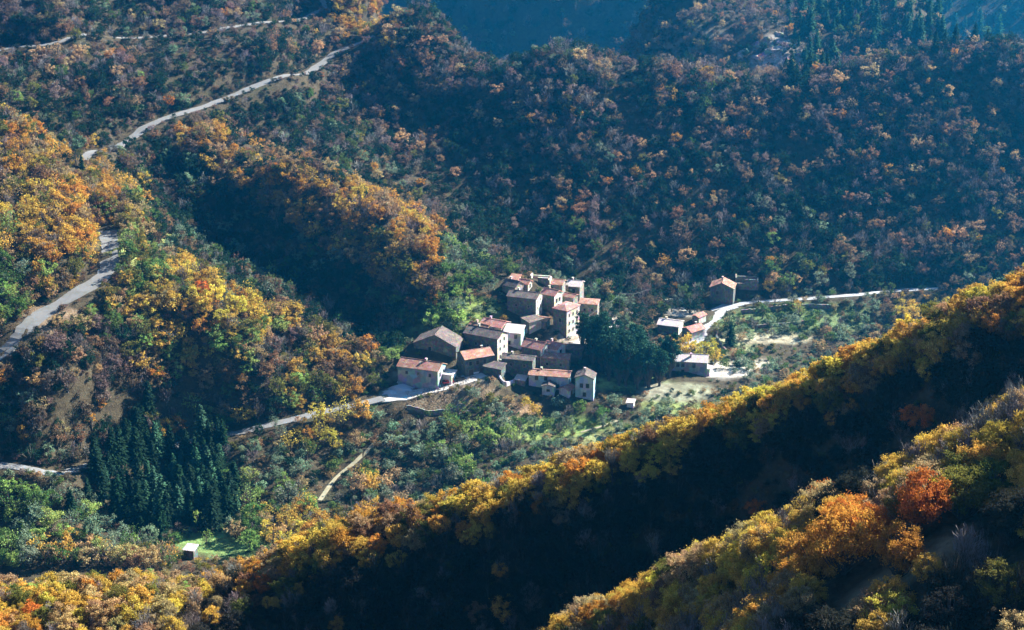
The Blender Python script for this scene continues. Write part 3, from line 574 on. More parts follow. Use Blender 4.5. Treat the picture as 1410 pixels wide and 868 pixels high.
def proto_bare(h=8, cr=3.2, n=420, wv=.05):
    m=MB(); cl=[]
    for _ in range(16): d=unit(1)[0]; d[2]=abs(d[2]); cl.append(np.array([d[0]*cr*.8,d[1]*cr*.8,h*(.45+.5*d[2])]))
    tr=branchy(h,cr,cl); cl=np.array(cl)
    C=[];A=[];Bv=[]
    for k in range(n):
        c=cl[rng.integers(len(cl))]; o=c*rng.uniform(.6,1.05)+rng.normal(size=3)*.35; d=c-np.array([0,0,h*.3]); d=d/np.linalg.norm(d)+rng.normal(size=3)*.4+np.array([0,0,.35]); d/=np.linalg.norm(d); L=rng.uniform(.5,1.5); s=np.cross(d,rng.normal(size=3)); s/=np.linalg.norm(s)
        C.append(o+d*L/2);A.append(d*L/2);Bv.append(s*wv/2)
    V,Fq=quads(np.array(C),np.array(A),np.array(Bv)); return tr,V,Fq
def proto_fir(h=13, cr=2.7, rows=20):
    m=MB(); m.tube([(0,0,-1.2),(0,0,h*.5),(0,0,h*.97)],[.22,.14,.03],5); C=[];A=[];Bv=[]
    for i in range(rows):
        z=h*(.10+.88*i/rows); rr=cr*(1-(z/h))**.8*rng.uniform(.85,1.15)+.25; nb=int(8+10*(1-i/rows))
        for k in range(nb):
            th=rng.uniform(0,6.283); L=rr*rng.uniform(.75,1.12); d=np.array([math.cos(th),math.sin(th),-.28]); s=np.array([-math.sin(th),math.cos(th),0]);
            for q in range(3):
                f=(q+.6)/3; C.append(np.array([0,0,z])+d*L*f+rng.normal(size=3)*.12); A.append(d*L*.2); tw=s*math.cos(.5*rng.normal())+np.array([0,0,1])*math.sin(.5*rng.normal()); Bv.append(tw*(.16+.30*(1-f))*1.0)
    V,Fq=quads(np.array(C),np.array(A),np.array(Bv)); return m,V,Fq
PR={}
def bank(key, gens, leafmat):
    out=[]
    for k,g in enumerate(gens):
        tr,V,Fq=g(); tv=np.array(tr.v); nt_=len(tv)
        tm=tr.mesh('trunk',M['bark']); cm=mesh_np('crown',V,Fq,(leafmat,))
        # joined version for the far masses
        jm=MB(); allv=np.vstack([tv,V]); me=bpy.data.meshes.new(key+'_joined'); me.from_pydata([],[],[])
        quadsT=[f for f in tr.f if len(f)==4]; FT=np.array(quadsT) if quadsT else np.zeros((0,4),int)
        jme=mesh_np(key+'_joined', allv, np.vstack([FT,Fq+nt_]).astype(np.int32), (M['bark'],leafmat), np.r_[np.zeros(len(FT)),np.ones(len(Fq))])
        out.append((tm,cm,jme))
    PR[key]=out
bank('fine',[lambda:proto_broad('f',9.5,4.8,80,150,.19,.5,.2)]*3+[lambda:proto_broad('f',9,4.2,70,120,.19,.42,.15)],M['leaf'])
bank('broad',[lambda:proto_broad('b',9,4.4,52,80,.28,.5,.18)]*3+[lambda:proto_broad('b',8.5,4.0,44,75,.28,.5,.12)]*2,M['leaf'])
bank('far',[lambda:proto_broad('c',7.5,3.5,28,34,.38,.48,.12)]*4+[lambda:proto_broad('c',8,3.1,20,28,.36,.45,.15)]*2,M['leaf'])
bank('sparse',[lambda:proto_broad('s',8,3.4,18,16,.32,.8,.2)]*3,M['leaf'])
bank('bare',[lambda:proto_bare(8.5,3.4,520,.055)]*3,M['twig'])
bank('farbare',[lambda:proto_bare(7,3.0,170,.10)]*3,M['twig'])
bank('fir',[lambda:proto_fir(12.5,3.3,22),lambda:proto_fir(11,2.9,19)],M['needle'])
def proto_pine(): 
    return proto_broad('p',17,3.7,56,60,  .36,.5,.22,.25,taper=.55)
bank('pine',[proto_pine]*3,M['needle'])
bank('shrub',[lambda:proto_broad('u',3.0,1.9,12,28,.30,.5,.0)]*3,M['leaf'])

# ------------------------------------------------------------------ what grows where (codes read every 50 photo pixels)
# 0 open, 1 brown mix, 2 dark mix tinted for shade, 3 orange, 4 yellow, 5 olive gold, 6 green, 7 shrubs, 8 firs, 9 tints darkened for ravine shade, 10 bare grey, 11 red, 12 peach
MAPR = [[1,1,2,2,1,2,1,2,1,3,3,2,2,2,2,2,2,2,1,1,1,1,8,8,8,8,8,2],
        [1,1,1,1,2,2,1,2,1,1,1,1,1,2,2,2,1,1,1,1,1,1,8,1,1,1,1,1],
        [2,1,2,1,2,2,2,2,2,1,1,1,1,1,1,1,1,1,1,2,1,1,1,1,1,1,1,1],
        [3,2,2,2,1,1,1,2,2,2,1,1,1,1,1,1,1,1,1,1,1,1,1,1,1,1,1,1],
        [3,3,3,1,2,2,3,3,1,2,2,1,1,1,1,1,2,1,1,2,1,1,1,1,1,1,1,1],
        [4,3,3,5,2,2,2,3,3,3,3,1,2,2,1,1,1,2,1,1,1,2,2,1,1,2,1,1],
        [5,3,3,5,2,2,2,2,3,3,3,3,2,2,2,2,1,1,2,2,1,2,2,1,1,1,1,1],
        [6,3,5,5,5,4,2,2,2,2,3,3,6,2,2,2,2,1,1,2,2,5,2,2,2,2,2,2],
        [5,1,5,5,4,4,4,5,4,2,2,2,6,7,7,7,7,2,2,2,7,7,7,7,4,4,4,9],
        [1,1,1,1,5,4,5,1,3,3,7,7,7,0,0,0,0,7,4,4,7,0,4,4,4,9,9,9],
        [1,1,1,1,1,5,1,1,5,3,7,0,7,0,0,0,0,7,0,0,4,4,4,3,9,9,9,10],
        [2,1,1,1,3,6,3,2,4,4,7,7,6,6,7,7,7,4,4,3,9,9,9,9,9,3,10,10],
        [2,2,1,8,8,8,7,7,7,7,7,7,6,7,7,4,4,3,9,9,9,9,9,9,9,10,10,4],
        [6,6,8,8,8,8,6,6,7,7,4,4,4,4,3,3,9,9,9,9,9,9,9,9,10,4,4,4],
        [6,6,6,6,8,8,6,12,4,3,3,3,3,9,9,9,9,9,9,4,11,10,4,11,11,11,10,9],
        [6,5,12,12,5,5,12,12,9,3,9,9,9,9,9,9,9,9,4,4,4,4,3,11,9,4,5,9],
        [4,12,12,12,12,10,9,11,9,9,9,9,9,9,9,3,3,3,4,5,10,10,9,9,4,9,9,9],
        [12,12,4,12,12,9,9,9,9,9,9,9,9,9,9,3,3,3,10,10,10,10,9,4,4,9,9,9]]
MAPR = [[".BDOYyGgEKwRp"[k] for k in row] for row in MAPR]
assert all(len(r)==28 for r in MAPR)
T_=dict(gold=(.54,.36,.07),yellow=(.60,.48,.08),orange=(.50,.26,.05),rust=(.22,.13,.07),brown=(.15,.105,.065),mauve=(.18,.13,.11),olive=(.15,.15,.035),green=(.10,.17,.045),
        dark=(.020,.048,.026),fir=(.014,.034,.018),farfir=(.045,.11,.06),pine=(.038,.10,.055),light=(.27,.38,.10),greygreen=(.20,.27,.17),red=(.50,.17,.035),twig=(.21,.19,.18),tan=(.37,.26,.13),peach=(.50,.36,.15),dusk=(.035,.035,.028))  # darkest tint puts the ravine's shade into the tree colour
WORD=dict(gold='golden',yellow='bright yellow',orange='orange',rust='rust brown',brown='brown',mauve='dull mauve brown',olive='olive green',green='mid green',dark='dark green',fir='blackish green',farfir='teal green',pine='deep green',light='fresh light green',greygreen='grey green',red='red',twig='bare grey',tan='tan',peach='pale peach',dusk='dark')
PAL={'B':[('broad','rust',.11),('broad','brown',.14),('broad','mauve',.19),('broad','tan',.10),('broad','dark',.20),('bare','twig',.15),('broad','orange',.03),('broad','olive',.04)],
 'D':[('broad','dark',.56),('broad','green',.06),('broad','brown',.09),('bare','twig',.15),('broad','rust',.04),('broad','greygreen',.10)],
 'O':[('broad','orange',.22),('broad','gold',.28),('broad','rust',.16),('broad','tan',.18),('broad','olive',.10),('bare','twig',.06)],
 'Y':[('broad','gold',.40),('broad','yellow',.24),('broad','orange',.10),('broad','olive',.10),('broad','tan',.06),('bare','twig',.10)],
 'y':[('broad','olive',.28),('broad','gold',.24),('broad','light',.12),('broad','green',.16),('broad','tan',.20)],
 'G':[('broad','green',.38),('broad','light',.22),('broad','greygreen',.28),('shrub','greygreen',.12)],
 'g':[('shrub','greygreen',.40),('shrub','green',.20),('shrub','dark',.10),('shrub','tan',.10),('broad','greygreen',.08),('bare','twig',.12)],
 'E':[('fir','dark',.60),('broad','green',.14),('broad','tan',.10),('bare','twig',.08),('broad','mauve',.08)],
 'p':[('broad','peach',.30),('broad','tan',.20),('broad','gold',.18),('broad','olive',.08),('bare','twig',.14),('broad','orange',.06),('broad','yellow',.04)],
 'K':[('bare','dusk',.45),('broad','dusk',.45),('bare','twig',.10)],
 'w':[('bare','twig',.42),('broad','tan',.14),('broad','gold',.14)],
 'R':[('broad','red',.45),('broad','orange',.45),('broad','gold',.10)]}
FAR_E = 950
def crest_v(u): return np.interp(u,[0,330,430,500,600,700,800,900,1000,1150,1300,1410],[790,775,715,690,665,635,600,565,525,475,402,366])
cand=[]
for (y0,y1,s) in ((95,170,2.35),(170,262,2.1),(520,745,4.5),(745,960,4.2),(960,1240,6),(1240,1420,11),(1420,2050,10)):
    xm = (y1*CP+100)*.30
    X_,Y_ = np.meshgrid(np.arange(-xm,xm,s), np.arange(y0,y1,s*.9)); X_ = X_+rng.uniform(-.42,.42,X_.shape)*s; Y_ = Y_+rng.uniform(-.42,.42,Y_.shape)*s
    cand.append(np.stack([X_.ravel(),Y_.ravel()],1))
cand=np.vstack(cand)
gr=np.hypot(height(cand[:,0]+1.5,cand[:,1])-height(cand[:,0]-1.5,cand[:,1]),height(cand[:,0],cand[:,1]+1.5)-height(cand[:,0],cand[:,1]-1.5))/3
for lim in (.75,1.2): ex=cand[gr>lim]; cand=np.vstack([cand,ex+rng.uniform(-2.6,2.6,ex.shape)]); gr=np.r_[gr,np.zeros(len(ex))]
cz=height(cand[:,0],cand[:,1]); hz=np.where(cand[:,1]<300,3.8,np.where(cand[:,1]<745,7.5,6.0))
cu,cv,cd=project(cand[:,0],cand[:,1],cz+hz*.6)
keep=(cu>-70)&(cu<1500)&(cv>-60)&(cv<940)
cand,cz,cu,cv,cd=cand[keep],cz[keep],cu[keep],cv[keep],cd[keep]
vis=np.ones(len(cand),bool)
for t in np.linspace(.25,.985,70):
    zz=CZ+(cz+np.where(cand[:,1]<300,5.5,11)-CZ)*t; vis &= zz>height(cand[:,0]*t,cand[:,1]*t)
near_hidden=~vis
cand,cz,cu,cv,cd=cand[vis],cz[vis],cu[vis],cv[vis],cd[vis]
rp=np.vstack(road_pts); rwid=np.concatenate([np.full(len(s_),r_[1]) for s_,r_ in zip(road_pts,ROADS)]); RU,RV,RD=project(rp[:,0],rp[:,1],rp[:,2]); 
sel=[]
OPEN=[(310,748,75,18),(1060,466,70,8),(836,443,26,12),(937,429,26,9),(548,541,30,9),(1000,512,34,12),(905,533,24,12),(600,556,60,12),(875,528,55,8),(850,600,50,10),(740,480,60,40),(740,540,60,14),(740,420,55,40),(620,500,60,30)]
SIGHT.append((285,742,350,762,548))
trees=[]
for k in range(len(cand)):
    x,y=cand[k]; z=cz[k]; yn=y/NEAR if y<300 else y; u,v,d=cu[k],cv[k],cd[k]
    if any(((u-a)/c)**2+((v-b)/e)**2<1 and y>500 for a,b,c,e in OPEN): continue
    if any((x-a)**2+(y-b)**2<(r+2)**2 for a,b,r in CLEAR): continue
    ci=int(np.clip((u+rng.normal()*14)/50,0,27)); ri=int(np.clip((v+rng.normal()*12)/50,0,17)); code=MAPR[ri][ci]
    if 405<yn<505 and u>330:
        off=v-crest_v(u); code = 'Y' if off<80+16*math.sin(u*.05) else 'K'  # crest keeps its colours, slope below is tinted dark for shade
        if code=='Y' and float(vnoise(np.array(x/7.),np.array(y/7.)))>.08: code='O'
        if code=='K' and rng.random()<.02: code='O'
    elif 655<y<800 and 235<u<600 and np.interp(u,[235,300,400,500,590],[160,176,228,280,340])-14<v<np.interp(u,[235,300,400,500,590],[200,232,300,370,415]): code='O' if rng.random()<.8 else 'B'
    elif 655<y<800 and 210<u<560 and v>np.interp(u,[235,300,400,500,590],[200,232,300,370,415]) and v<np.interp(u,[150,230,300,400,500],[260,330,380,425,470]): code='D'  # gully below the crest: shade painted by darker tree tints
    elif yn<340 and code=='K' and v<870 and rng.random()<.3: code='y'
    elif y>=505 and code in 'YOK' and u>520 and v>430: code='g'
    elif y>=505 and code in 'KRw': code='g'
    if code=='.': continue
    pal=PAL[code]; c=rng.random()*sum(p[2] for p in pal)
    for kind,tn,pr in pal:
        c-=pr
        if c<=0: break
    if y>1180 and kind=='shrub': kind='broad'
    if code=='B' and rng.random()<.12: continue
    if code=='D' and rng.random()<.06: continue
    if code=='g' and rng.random()<.18: continue
    sc=rng.uniform(.66,1.22)
    if y>745:
        pn=float(vnoise(np.array(x/26.),np.array(y/22.))); sc*=rng.uniform(.75,1.2)*(1+.55*pn)
        if pn<-.22 and rng.random()<.45: continue
        if pn<-.05 and kind=='broad' and rng.random()<.45: tn='dark'
    if kind=='broad' or kind=='bare':
        if y>745: sc*=.78
        if code=='g': sc*=.7
        if 560<y<745 and code in 'BD': sc*=.88
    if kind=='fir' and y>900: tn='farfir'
    if kind=='fir': sc*=(.85 if y<960 else rng.uniform(.55,1.35))
    if kind=='shrub': sc*=rng.uniform(.8,1.6)
    if y>1420: sc*=1.6
    if y<300: sc*=NEAR*.84
    rad=4*sc*FPX/d*(.55 if kind=='shrub' else 1)
    dm=(np.hypot(rp[:,0]-x,rp[:,1]-y)-rwid/2).min()
    if dm<(2.2 if kind!='shrub' else 1.3)*(NEAR if y<300 else 1): continue
    q=(np.abs(RU-u)<rad*.8)&(RV-v>-rad*.9-2)&(RV-v<rad*.8)&(RD>d+1)&(RD<d+70)
    if yn<340 and rng.random()<.05: kind,tn='bare','twig'
    if y<300 and u>600 and tn in ('light','green','greygreen'): tn=str(rng.choice(['olive','gold','tan']))
    if y>300 and q.any() and rng.random()<(1.0 if (u<190 and v>290 and v<520) else (.90 if kind!='shrub' else .6)): continue
    if y<720 and y>190 and any(u0-rad*.8<u<u1+rad*.8 and v0-rad*.3<v<v1+rad*.6 and y<hy+1 for u0,v0,u1,v1,hy in SIGHT): continue
    if 246<u<282 and 738<v<800 and 190<y<560 and kind!='shrub': continue
    trees.append([kind,tn,x,y,z,sc,rng.uniform(0,6.28),u,v,d,code])
# trees the photograph singles out: kind, tint, u, v(base), scale, ymin
EXTRA=[('broad','red',232,150,.8,700),('broad','light',196,110,.55,700),('broad','light',25,145,.9,700),('broad','red',205,318,.7,640),('broad','light',265,578,1.25,560),('broad','light',375,382,.9,690),('broad','red',278,408,.9,600),
 ('broad','yellow',470,590,1.4,560),('broad','gold',500,585,1.2,560),('broad','yellow',440,585,1.1,560),('broad','light',650,612,1.3,560),('broad','olive',620,612,1.2,560),('broad','light',345,705,1.2,540),('broad','light',345,760,1.0,525),
 ('broad','olive',748,476,1.15,640),('broad','green',738,474,.8,640),('broad','gold',694,446,.5,660),('broad','yellow',942,492,1.3,640),('broad','yellow',972,500,1.5,640),('broad','orange',930,484,.9,640),('broad','yellow',985,500,.9,640),
 ('fir','dark',1006,478,1.0,640),('broad','olive',990,462,.9,650),('fir','dark',113,235,.5,640),('broad','light',640,45,.9,880),('broad','green',700,380,1.1,660),('broad','gold',640,490,.6,660),('broad','light',640,350,.7,700),
 ('shrub','yellow',722,560,1.3,610),('shrub','gold',735,572,1.5,610),('shrub','tan',700,556,1.2,610),('shrub','greygreen',770,562,1.3,610),('shrub','green',795,570,1.6,610),('broad','greygreen',830,590,.8,600),('broad','greygreen',850,596,.7,600),
 ('broad','greygreen',780,590,.7,600),('shrub','green',715,590,1.5,600),('shrub','olive',680,560,1.6,610),('shrub','greygreen',757,520,1.0,620),('shrub','green',712,505,1.1,640),('shrub','green',705,495,1.0,640),('shrub','dark',726,475,1.2,640),('broad','green',627,462,.7,660),('broad','gold',640,478,.6,650),
 ('bare','twig',700,625,.9,590),('bare','twig',690,628,.9,590),('bare','twig',710,622,.9,590),('fir','dark',1325,42,.8,1000),('fir','dark',1290,48,.8,1000),('broad','light',540,500,.9,640),('broad','tan',520,505,.9,640),('broad','green',600,440,.9,660),('broad','olive',570,452,.9,660),
 ('broad','red',1265,600,1.0,405),('broad','red',360,822,.8,440),('broad','red',45,862,.8,420),('broad','gold',190,850,1.1,430),('broad','orange',1195,835,1.1,258),('broad','red',1160,800,1.0,270),('broad','orange',1265,830,.9,254),('broad','orange',1100,805,1.0,275),('broad','red',1215,812,1.3,255),('broad','orange',1160,825,1.25,262),('broad','red',1262,790,1.2,262),('broad','red',1185,795,1.1,268),('broad','orange',1235,830,1.0,255),('broad','orange',1120,830,1.0,265),
 ('broad','red',1040,720,.75,290),('broad','greygreen',130,745,1.2,540),('broad','greygreen',165,750,1.0,540),('broad','greygreen',100,745,1.1,540),('broad','olive',1110,380,1.0,740),('broad','olive',1130,385,.8,740),('broad','green',1050,440,.9,700),('broad','light',1100,440,.9,700),('broad','yellow',935,500,.5,640)]
for (kind,tn,u,v,sc,ym) in EXTRA:
    if ym<460: ym*=NEAR; sc*=NEAR
    c=hit(u,v,ym); trees=[t for t in trees if math.hypot(t[2]-c[0],t[3]-c[1])>2.8*sc+ (1.0 if kind=='broad' else 0)]
    uu,vv,dd=project(c[0],c[1],c[2]+5*sc); trees.append([kind,tn,c[0],c[1],c[2],sc,rng.uniform(0,6.28),uu,vv,dd,'X'])
# the dark fir wood of the basin
fb=[]
for k in range(4000):
    u,v=rng.uniform(130,335),rng.uniform(625,738)
    if ((u-235)/(96+20*math.sin(v*.13)))**2+((v-680)/(45+11*math.sin(u*.07)))**2>1: continue
    c=at_z(u,v,3); z=float(height(c[0],c[1]))
    if all(math.hypot(c[0]-a[0],c[1]-a[1])>(2.2+1.8*rng.random()) for a in fb): fb.append((c[0],c[1],z))
    if len(fb)>=185: break
trees=[t for t in trees if not (520<t[3]<640 and ((t[7]-235)/112)**2+((t[8]-680)/66)**2<1 and t[10]!='X')]
for c in fb:
    uu,vv,dd=project(c[0],c[1],c[2]+7); trees.append(['fir','fir' if rng.random()<.85 else 'farfir',c[0],c[1],c[2],rng.uniform(.5,1.3),rng.uniform(0,6.28),uu,vv,dd,'X'])
for (u,v,sc,tn) in ((190,655,.8,'light'),(262,650,.9,'light'),(215,700,.7,'green'),(300,690,.9,'light'),(320,720,.8,'greygreen'),(285,735,.6,'light'),(150,715,.8,'greygreen'),(335,665,.8,'green'),(120,690,.8,'greygreen'),(172,738,.9,'greygreen'),(345,735,.8,'light'),(205,738,1.0,'greygreen'),(240,742,.8,'green'),(60,560,.9,'tan'),(35,600,.9,'gold'),(90,590,.8,'tan'),(50,520,.8,'peach'),(180,700,.7,'light'),(250,690,.6,'green'),(275,712,.8,'light'),(135,690,.9,'greygreen'),(310,655,.9,'green')):
    c=hit(u,v+14,540); uu,vv,dd=project(c[0],c[1],c[2]+4); trees=[t for t in trees if math.hypot(t[2]-c[0],t[3]-c[1])>2.5]; trees.append(['broad',tn,c[0],c[1],c[2],sc,0.,uu,vv,dd,'X'])
# the pine grove in the village
gc=hit(864,526,600); grove=[]
while len(grove)<44:
    q=rng.uniform(-1,1,2)
    if q@q<1:
        p=(gc[0]+q[0]*17, gc[1]+5+q[1]*10)
        if all(math.hypot(p[0]-a,p[1]-b)> 2.2 for a,b in grove): grove.append(p)
trees=[t for t in trees if not(abs(t[2]-gc[0])<19 and abs(t[3]-gc[1]-4)<16)]
for p in grove:
    z=float(height(*p)); sc=rng.uniform(.72,1.2); uu,vv,dd=project(p[0],p[1],z+9); trees.append(['pine','pine',p[0],p[1],z,sc,rng.uniform(0,6.28),uu,vv,dd,'P'])
for t in trees: t.append(abs(float(0)))
print('trees', len(trees), {k:sum(t[0]==k for t in trees) for k in ('broad','bare','fir','pine','shrub')})

low=[]
for (y0,y1,s_) in ((170,262,2.1),(520,745,3.3),(745,960,3.6),(960,1240,5.5)):
    xm=(y1*CP+100)*.30
    X_,Y_=np.meshgrid(np.arange(-xm,xm,s_),np.arange(y0,y1,s_)); X_=(X_+rng.uniform(-.5,.5,X_.shape)*s_).ravel(); Y_=(Y_+rng.uniform(-.5,.5,Y_.shape)*s_).ravel()
    g_=np.hypot(height(X_+1.5,Y_)-height(X_-1.5,Y_),height(X_,Y_+1.5)-height(X_,Y_-1.5))/3; k_=g_>.7
    X_=np.r_[X_,X_[k_]+rng.uniform(-2,2,k_.sum()),X_[k_]+rng.uniform(-2,2,k_.sum())]; Y_=np.r_[Y_,Y_[k_]+rng.uniform(-1.5,1.5,k_.sum()),Y_[k_]+rng.uniform(-1.5,1.5,k_.sum())]
    Z_=height(X_,Y_); U_,V_,D_=project(X_,Y_,Z_+1); ok=(U_>-60)&(U_<1480)&(V_>-40)&(V_<920)
    for t in np.linspace(.25,.985,50): ok&=CZ+(Z_+4-CZ)*t>height(X_*t,Y_*t)
    for x,y,z,u,v,d in zip(X_[ok],Y_[ok],Z_[ok],U_[ok],V_[ok],D_[ok]):
        if any(((u-a)/c)**2+((v-b)/e)**2<.8 and y>500 for a,b,c,e in OPEN if not (a in (740,620))) : continue
        if any((x-a)**2+(y-b)**2<(r*.9)**2 for a,b,r in CLEAR): continue
        dm=np.hypot(rp[:,0]-x,rp[:,1]-y).min()
        if (np.hypot(rp[:,0]-x,rp[:,1]-y)-rwid/2).min()<.7: continue
        code=MAPR[int(np.clip(v/50,0,17))][int(np.clip(u/50,0,27))]; vv_=float(vnoise(np.array(x/9.),np.array(y/9.)))
        if vv_>.22 and code in 'gy.G': continue
        near_v = 560<y<720 and u>520
        if y<300: tn=rng.choice(['brown','dusk','olive','rust']) 
        elif code in 'gG.' or near_v: tn=rng.choice(['greygreen','green','olive','tan','dark','brown'])
        elif code in 'OYy': tn=rng.choice(['tan','olive','rust','brown','gold'])
        else: tn=rng.choice(['brown','dark','mauve','dark','dark','dusk'])
        low.append(['shrub',str(tn),x,y,z,rng.uniform(.35,.95)*(.8 if near_v else 1)*(NEAR if y<300 else 1),rng.uniform(0,6.28),u,v,d,code])
print('low growth',len(low))
def place(u,v,y):
    if y<300: y/=NEAR
    if y<340: return 'on the near ridge'
    if y<510:
        if u<330: return 'on the lower left slope'
        return 'on the sunlit crest' if v-crest_v(u)<62 else 'in the shaded ravine'
    if y<600 and v>560 and u<420: return 'in the left basin' if v>600 else 'above the lower road'
    if y<745:
        if u<165 and v<330: return 'on the sunny knoll'
        if u<520 and v<600: return 'on the left spur'
        if u<820 and v>545: return 'in the valley brush'
        if 400<=v<=560 and u>=820: return 'beside the valley fields'
        return 'at the village edge'
    if y<960: return 'on the great slope' if u>520 else 'by the hillside roads'
    return 'on the hazy far slope'
marks=[(262,762,'the meadow shed'),(868,500,'the pine grove'),(950,505,'the isolated house'),(1210,740,'the big red tree'),(360,815,'the lone red tree'),(1240,775,'the ridge path'),(230,660,'the dark firs'),
       (470,570,'the yellow trees'),(150,370,'the road bend'),(583,520,'the long grey house'),(740,430,'the hilltop houses'),(300,600,'the lower road'),(980,440,'the curving road'),(1040,715,'the small red tree'),(640,590,'the lime green trees'),(1300,140,'the right skyline'),(1150,30,'the far firs'),(1070,75,'the pale crags'),(45,850,'the red corner bush'),(1394,390,'the right frame edge'),(1000,560,'the middle crest'),(700,650,'the bare valley trees'),(1265,590,'the ravine red tree')]
def tree_label(t, noun):
    kind,tn,x,y,z,sc,rz,u,v,d,code=t[:11]
    size='small' if sc<.8 else ('large' if sc>1.08 else '')
    m=min(marks,key=lambda q:math.hypot(q[0]-u,(q[1]-v)*1.3)); du,dv=u-m[0],v-m[1]
    rel = ('right of' if du>0 else 'left of') if abs(du)>abs(dv)*1.1 else ('below' if dv>0 else 'above')
    return (size, WORD[tn] if not (kind=='bare' and tn=='twig') else 'grey', noun, place(u,v,y), rel+' '+m[2])
NAMES={'broad':('broadleaf_tree','tree','tree'),'bare':('bare_tree','bare tree','bare tree'),'fir':('fir_tree','fir','fir'),'pine':('pine_tree','pine','pine'),'shrub':('shrub','shrub','shrub')}
GROUPS={'broad':'autumn broadleaf trees','bare':'leafless trees','fir':'dark firs','pine':'pines of the village grove','shrub':'valley shrubs'}
rest=[]; things=[]
for kind in NAMES:
    L=[t for t in trees if t[0]==kind]
    inv=lambda t:-20<t[7]<1430 and -20<t[8]<890
    L.sort(key=lambda t:-(t[5]/t[9])*(1 if inv(t) else .05)*(1.6 if t[10]=='X' else 1))
    things+=L[:298]; rest+=L[298:]
def jit(c, s=.16):
    k=rng.uniform(1-s,1+s); return [min(.8,max(.005,c[0]*k*rng.uniform(.9,1.1))),min(.8,max(.005,c[1]*k*rng.uniform(.9,1.1))),min(.8,max(.005,c[2]*k)),1.0]
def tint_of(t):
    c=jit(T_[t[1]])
    return [min(.8,a*1.3) for a in c[:3]]+[1.0] if (t[3]>745 and t[1] in ('rust','brown','mauve','tan','twig','olive')) else c  # far crowns tinted brighter to paint sunlight on the slope
def key_of(t):
    k=t[0]
    if k=='broad': return 'fine' if t[3]<172 else ('broad' if t[3]<520 else ('far' if rng.random()<.8 else 'sparse'))
    if k=='bare': return 'bare' if t[3]<520 else 'farbare'
    return k
# labels: exact repeats are told apart by their order from the left where they are few
byl={}
for t in things:
    lab=tree_label(t,NAMES[t[0]][2]); byl.setdefault(lab,[]).append(t)
ORD=['leftmost','second from left','third from left','fourth from left','fifth from left','sixth from left','seventh from left','eighth from left']
ROW=['farthest row','second row back','third row back','fourth row back','fifth row back','sixth row back','seventh row back','eighth row back','ninth row back','tenth row back']
labs={}
taken=set()
def compose(lab, tail):
    for drop in ((),(0,),(3,),(0,3),(1,),(0,1),(0,3,1)):
        t_=' '.join(w for k,w in enumerate(lab) if w and k not in drop and k<4)+', '+lab[4]+(', '+tail if tail else '')
        if len(t_.split())<=16 and t_ not in taken: taken.add(t_); return t_
    return t_
for lab,L in byl.items():
    if len(L)==1: labs[id(L[0])]=compose(lab,'')
    else:
        L=sorted(L,key=lambda t:-t[3]); nr=min(10,-(-len(L)//8)); per=-(-len(L)//nr)
        for r_ in range(nr):
            row=sorted(L[r_*per:(r_+1)*per],key=lambda t:t[7])
            for k,t in enumerate(row):
                o_='' if len(row)==1 else ('rightmost' if k==len(row)-1 else (ORD[k] if k<8 else ''))
                labs[id(t)]=compose(lab,', '.join(w for w in (ROW[r_] if nr>1 else '',o_) if w))
shorten=lambda l:l
for t in things:
    kind,tn,x,y,z,sc,rz,u,v,d,code=t[:11]; nm,cat,noun=NAMES[kind]
    e=empty(nm,(x,y,z-.1),rz,shorten(labs[id(t)]),cat,GROUPS[kind]); e.scale=(sc,sc,sc*rng.uniform(.9,1.1))
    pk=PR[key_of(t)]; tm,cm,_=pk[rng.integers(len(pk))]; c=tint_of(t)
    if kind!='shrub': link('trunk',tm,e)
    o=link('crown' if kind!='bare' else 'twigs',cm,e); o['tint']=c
    if kind=='bare' and tn=='twig': pass
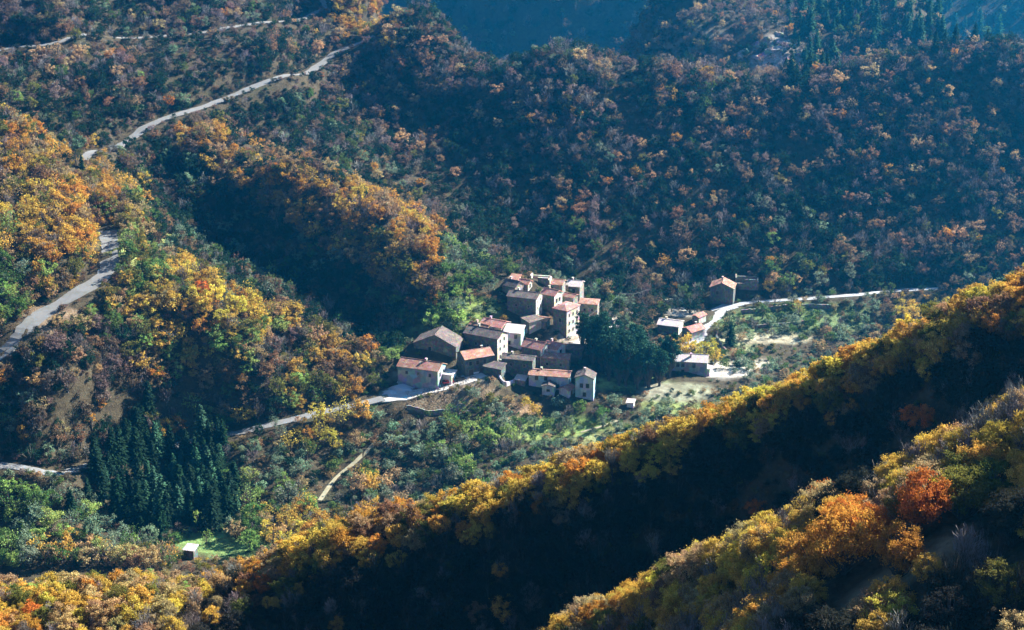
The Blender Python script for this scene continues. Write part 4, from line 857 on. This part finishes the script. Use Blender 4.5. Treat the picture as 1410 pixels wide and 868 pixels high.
def mass(name, L):
    if not L: return
    keys=[]
    for t in L: keys.append(key_of(t))
    names=sorted(set(keys)); coll=bpy.data.collections.new(name+'_kinds'); offs={}; i=0
    for kk in names:
        offs[kk]=i
        for j,p in enumerate(PR[kk]):
            o=bpy.data.objects.new(f'{i:03d}_{kk}',p[2]); coll.objects.link(o); i+=1
    me=bpy.data.meshes.new(name); me.vertices.add(len(L)); me.vertices.foreach_set('co',np.array([[t[2],t[3],t[4]-.1] for t in L],np.float32).ravel())
    def A(n,ty,dat,fld='value'): a=me.attributes.new(n,ty,'POINT'); a.data.foreach_set(fld,dat)
    A('tint','FLOAT_COLOR',np.array([tint_of(t) for t in L],np.float32).ravel(),'color'); A('scl','FLOAT',np.array([t[5] for t in L],np.float32)); A('rotz','FLOAT',np.array([t[6] for t in L],np.float32))
    A('idx','INT',np.array([offs[k]+rng.integers(len(PR[k])) for k in keys],np.int32)); me.update()
    o=link(name,me,kind='stuff'); g=bpy.data.node_groups.new(name,'GeometryNodeTree'); g.interface.new_socket('Geometry',in_out='INPUT',socket_type='NodeSocketGeometry'); g.interface.new_socket('Geometry',in_out='OUTPUT',socket_type='NodeSocketGeometry')
    n=g.nodes; a=n.new('NodeGroupInput'); b=n.new('NodeGroupOutput'); ip=n.new('GeometryNodeInstanceOnPoints'); ci=n.new('GeometryNodeCollectionInfo'); ci.inputs['Collection'].default_value=coll; ci.inputs['Separate Children'].default_value=True; ci.inputs['Reset Children'].default_value=True
    def na(nm,ty): x=n.new('GeometryNodeInputNamedAttribute'); x.data_type=ty; x.inputs[0].default_value=nm; return x.outputs[0]
    cx_=n.new('ShaderNodeCombineXYZ'); g.links.new(na('rotz','FLOAT'),cx_.inputs[2]); g.links.new(a.outputs[0],ip.inputs['Points']); g.links.new(ci.outputs[0],ip.inputs['Instance']); ip.inputs['Pick Instance'].default_value=True
    g.links.new(na('idx','INT'),ip.inputs['Instance Index']); g.links.new(cx_.outputs[0],ip.inputs['Rotation']); g.links.new(na('scl','FLOAT'),ip.inputs['Scale']); g.links.new(ip.outputs[0],b.inputs[0])
    o.modifiers.new('scatter','NODES').node_group=g
mass('broadleaf_forest',[t for t in rest if t[0]=='broad']); mass('leafless_woods',[t for t in rest if t[0]=='bare']); mass('fir_woods',[t for t in rest if t[0]=='fir']); mass('undergrowth',[t for t in rest if t[0]=='shrub']+low)

# ------------------------------------------------------------------ valley haze
b=MB(); b.box(-3100,3100,-1600,4650,-190,360)
hm=bpy.data.materials.new('valley_haze'); hm.use_nodes=True; n=hm.node_tree; n.nodes.clear(); o=n.nodes.new('ShaderNodeOutputMaterial'); pv=n.nodes.new('ShaderNodeVolumePrincipled')
pv.inputs['Density'].default_value=HAZE_DENSITY; pv.inputs['Color'].default_value=HAZE_COLOR; pv.inputs['Anisotropy'].default_value=.8
n.links.new(pv.outputs[0],o.inputs['Volume']); b.obj('haze',None,hm,kind='stuff')
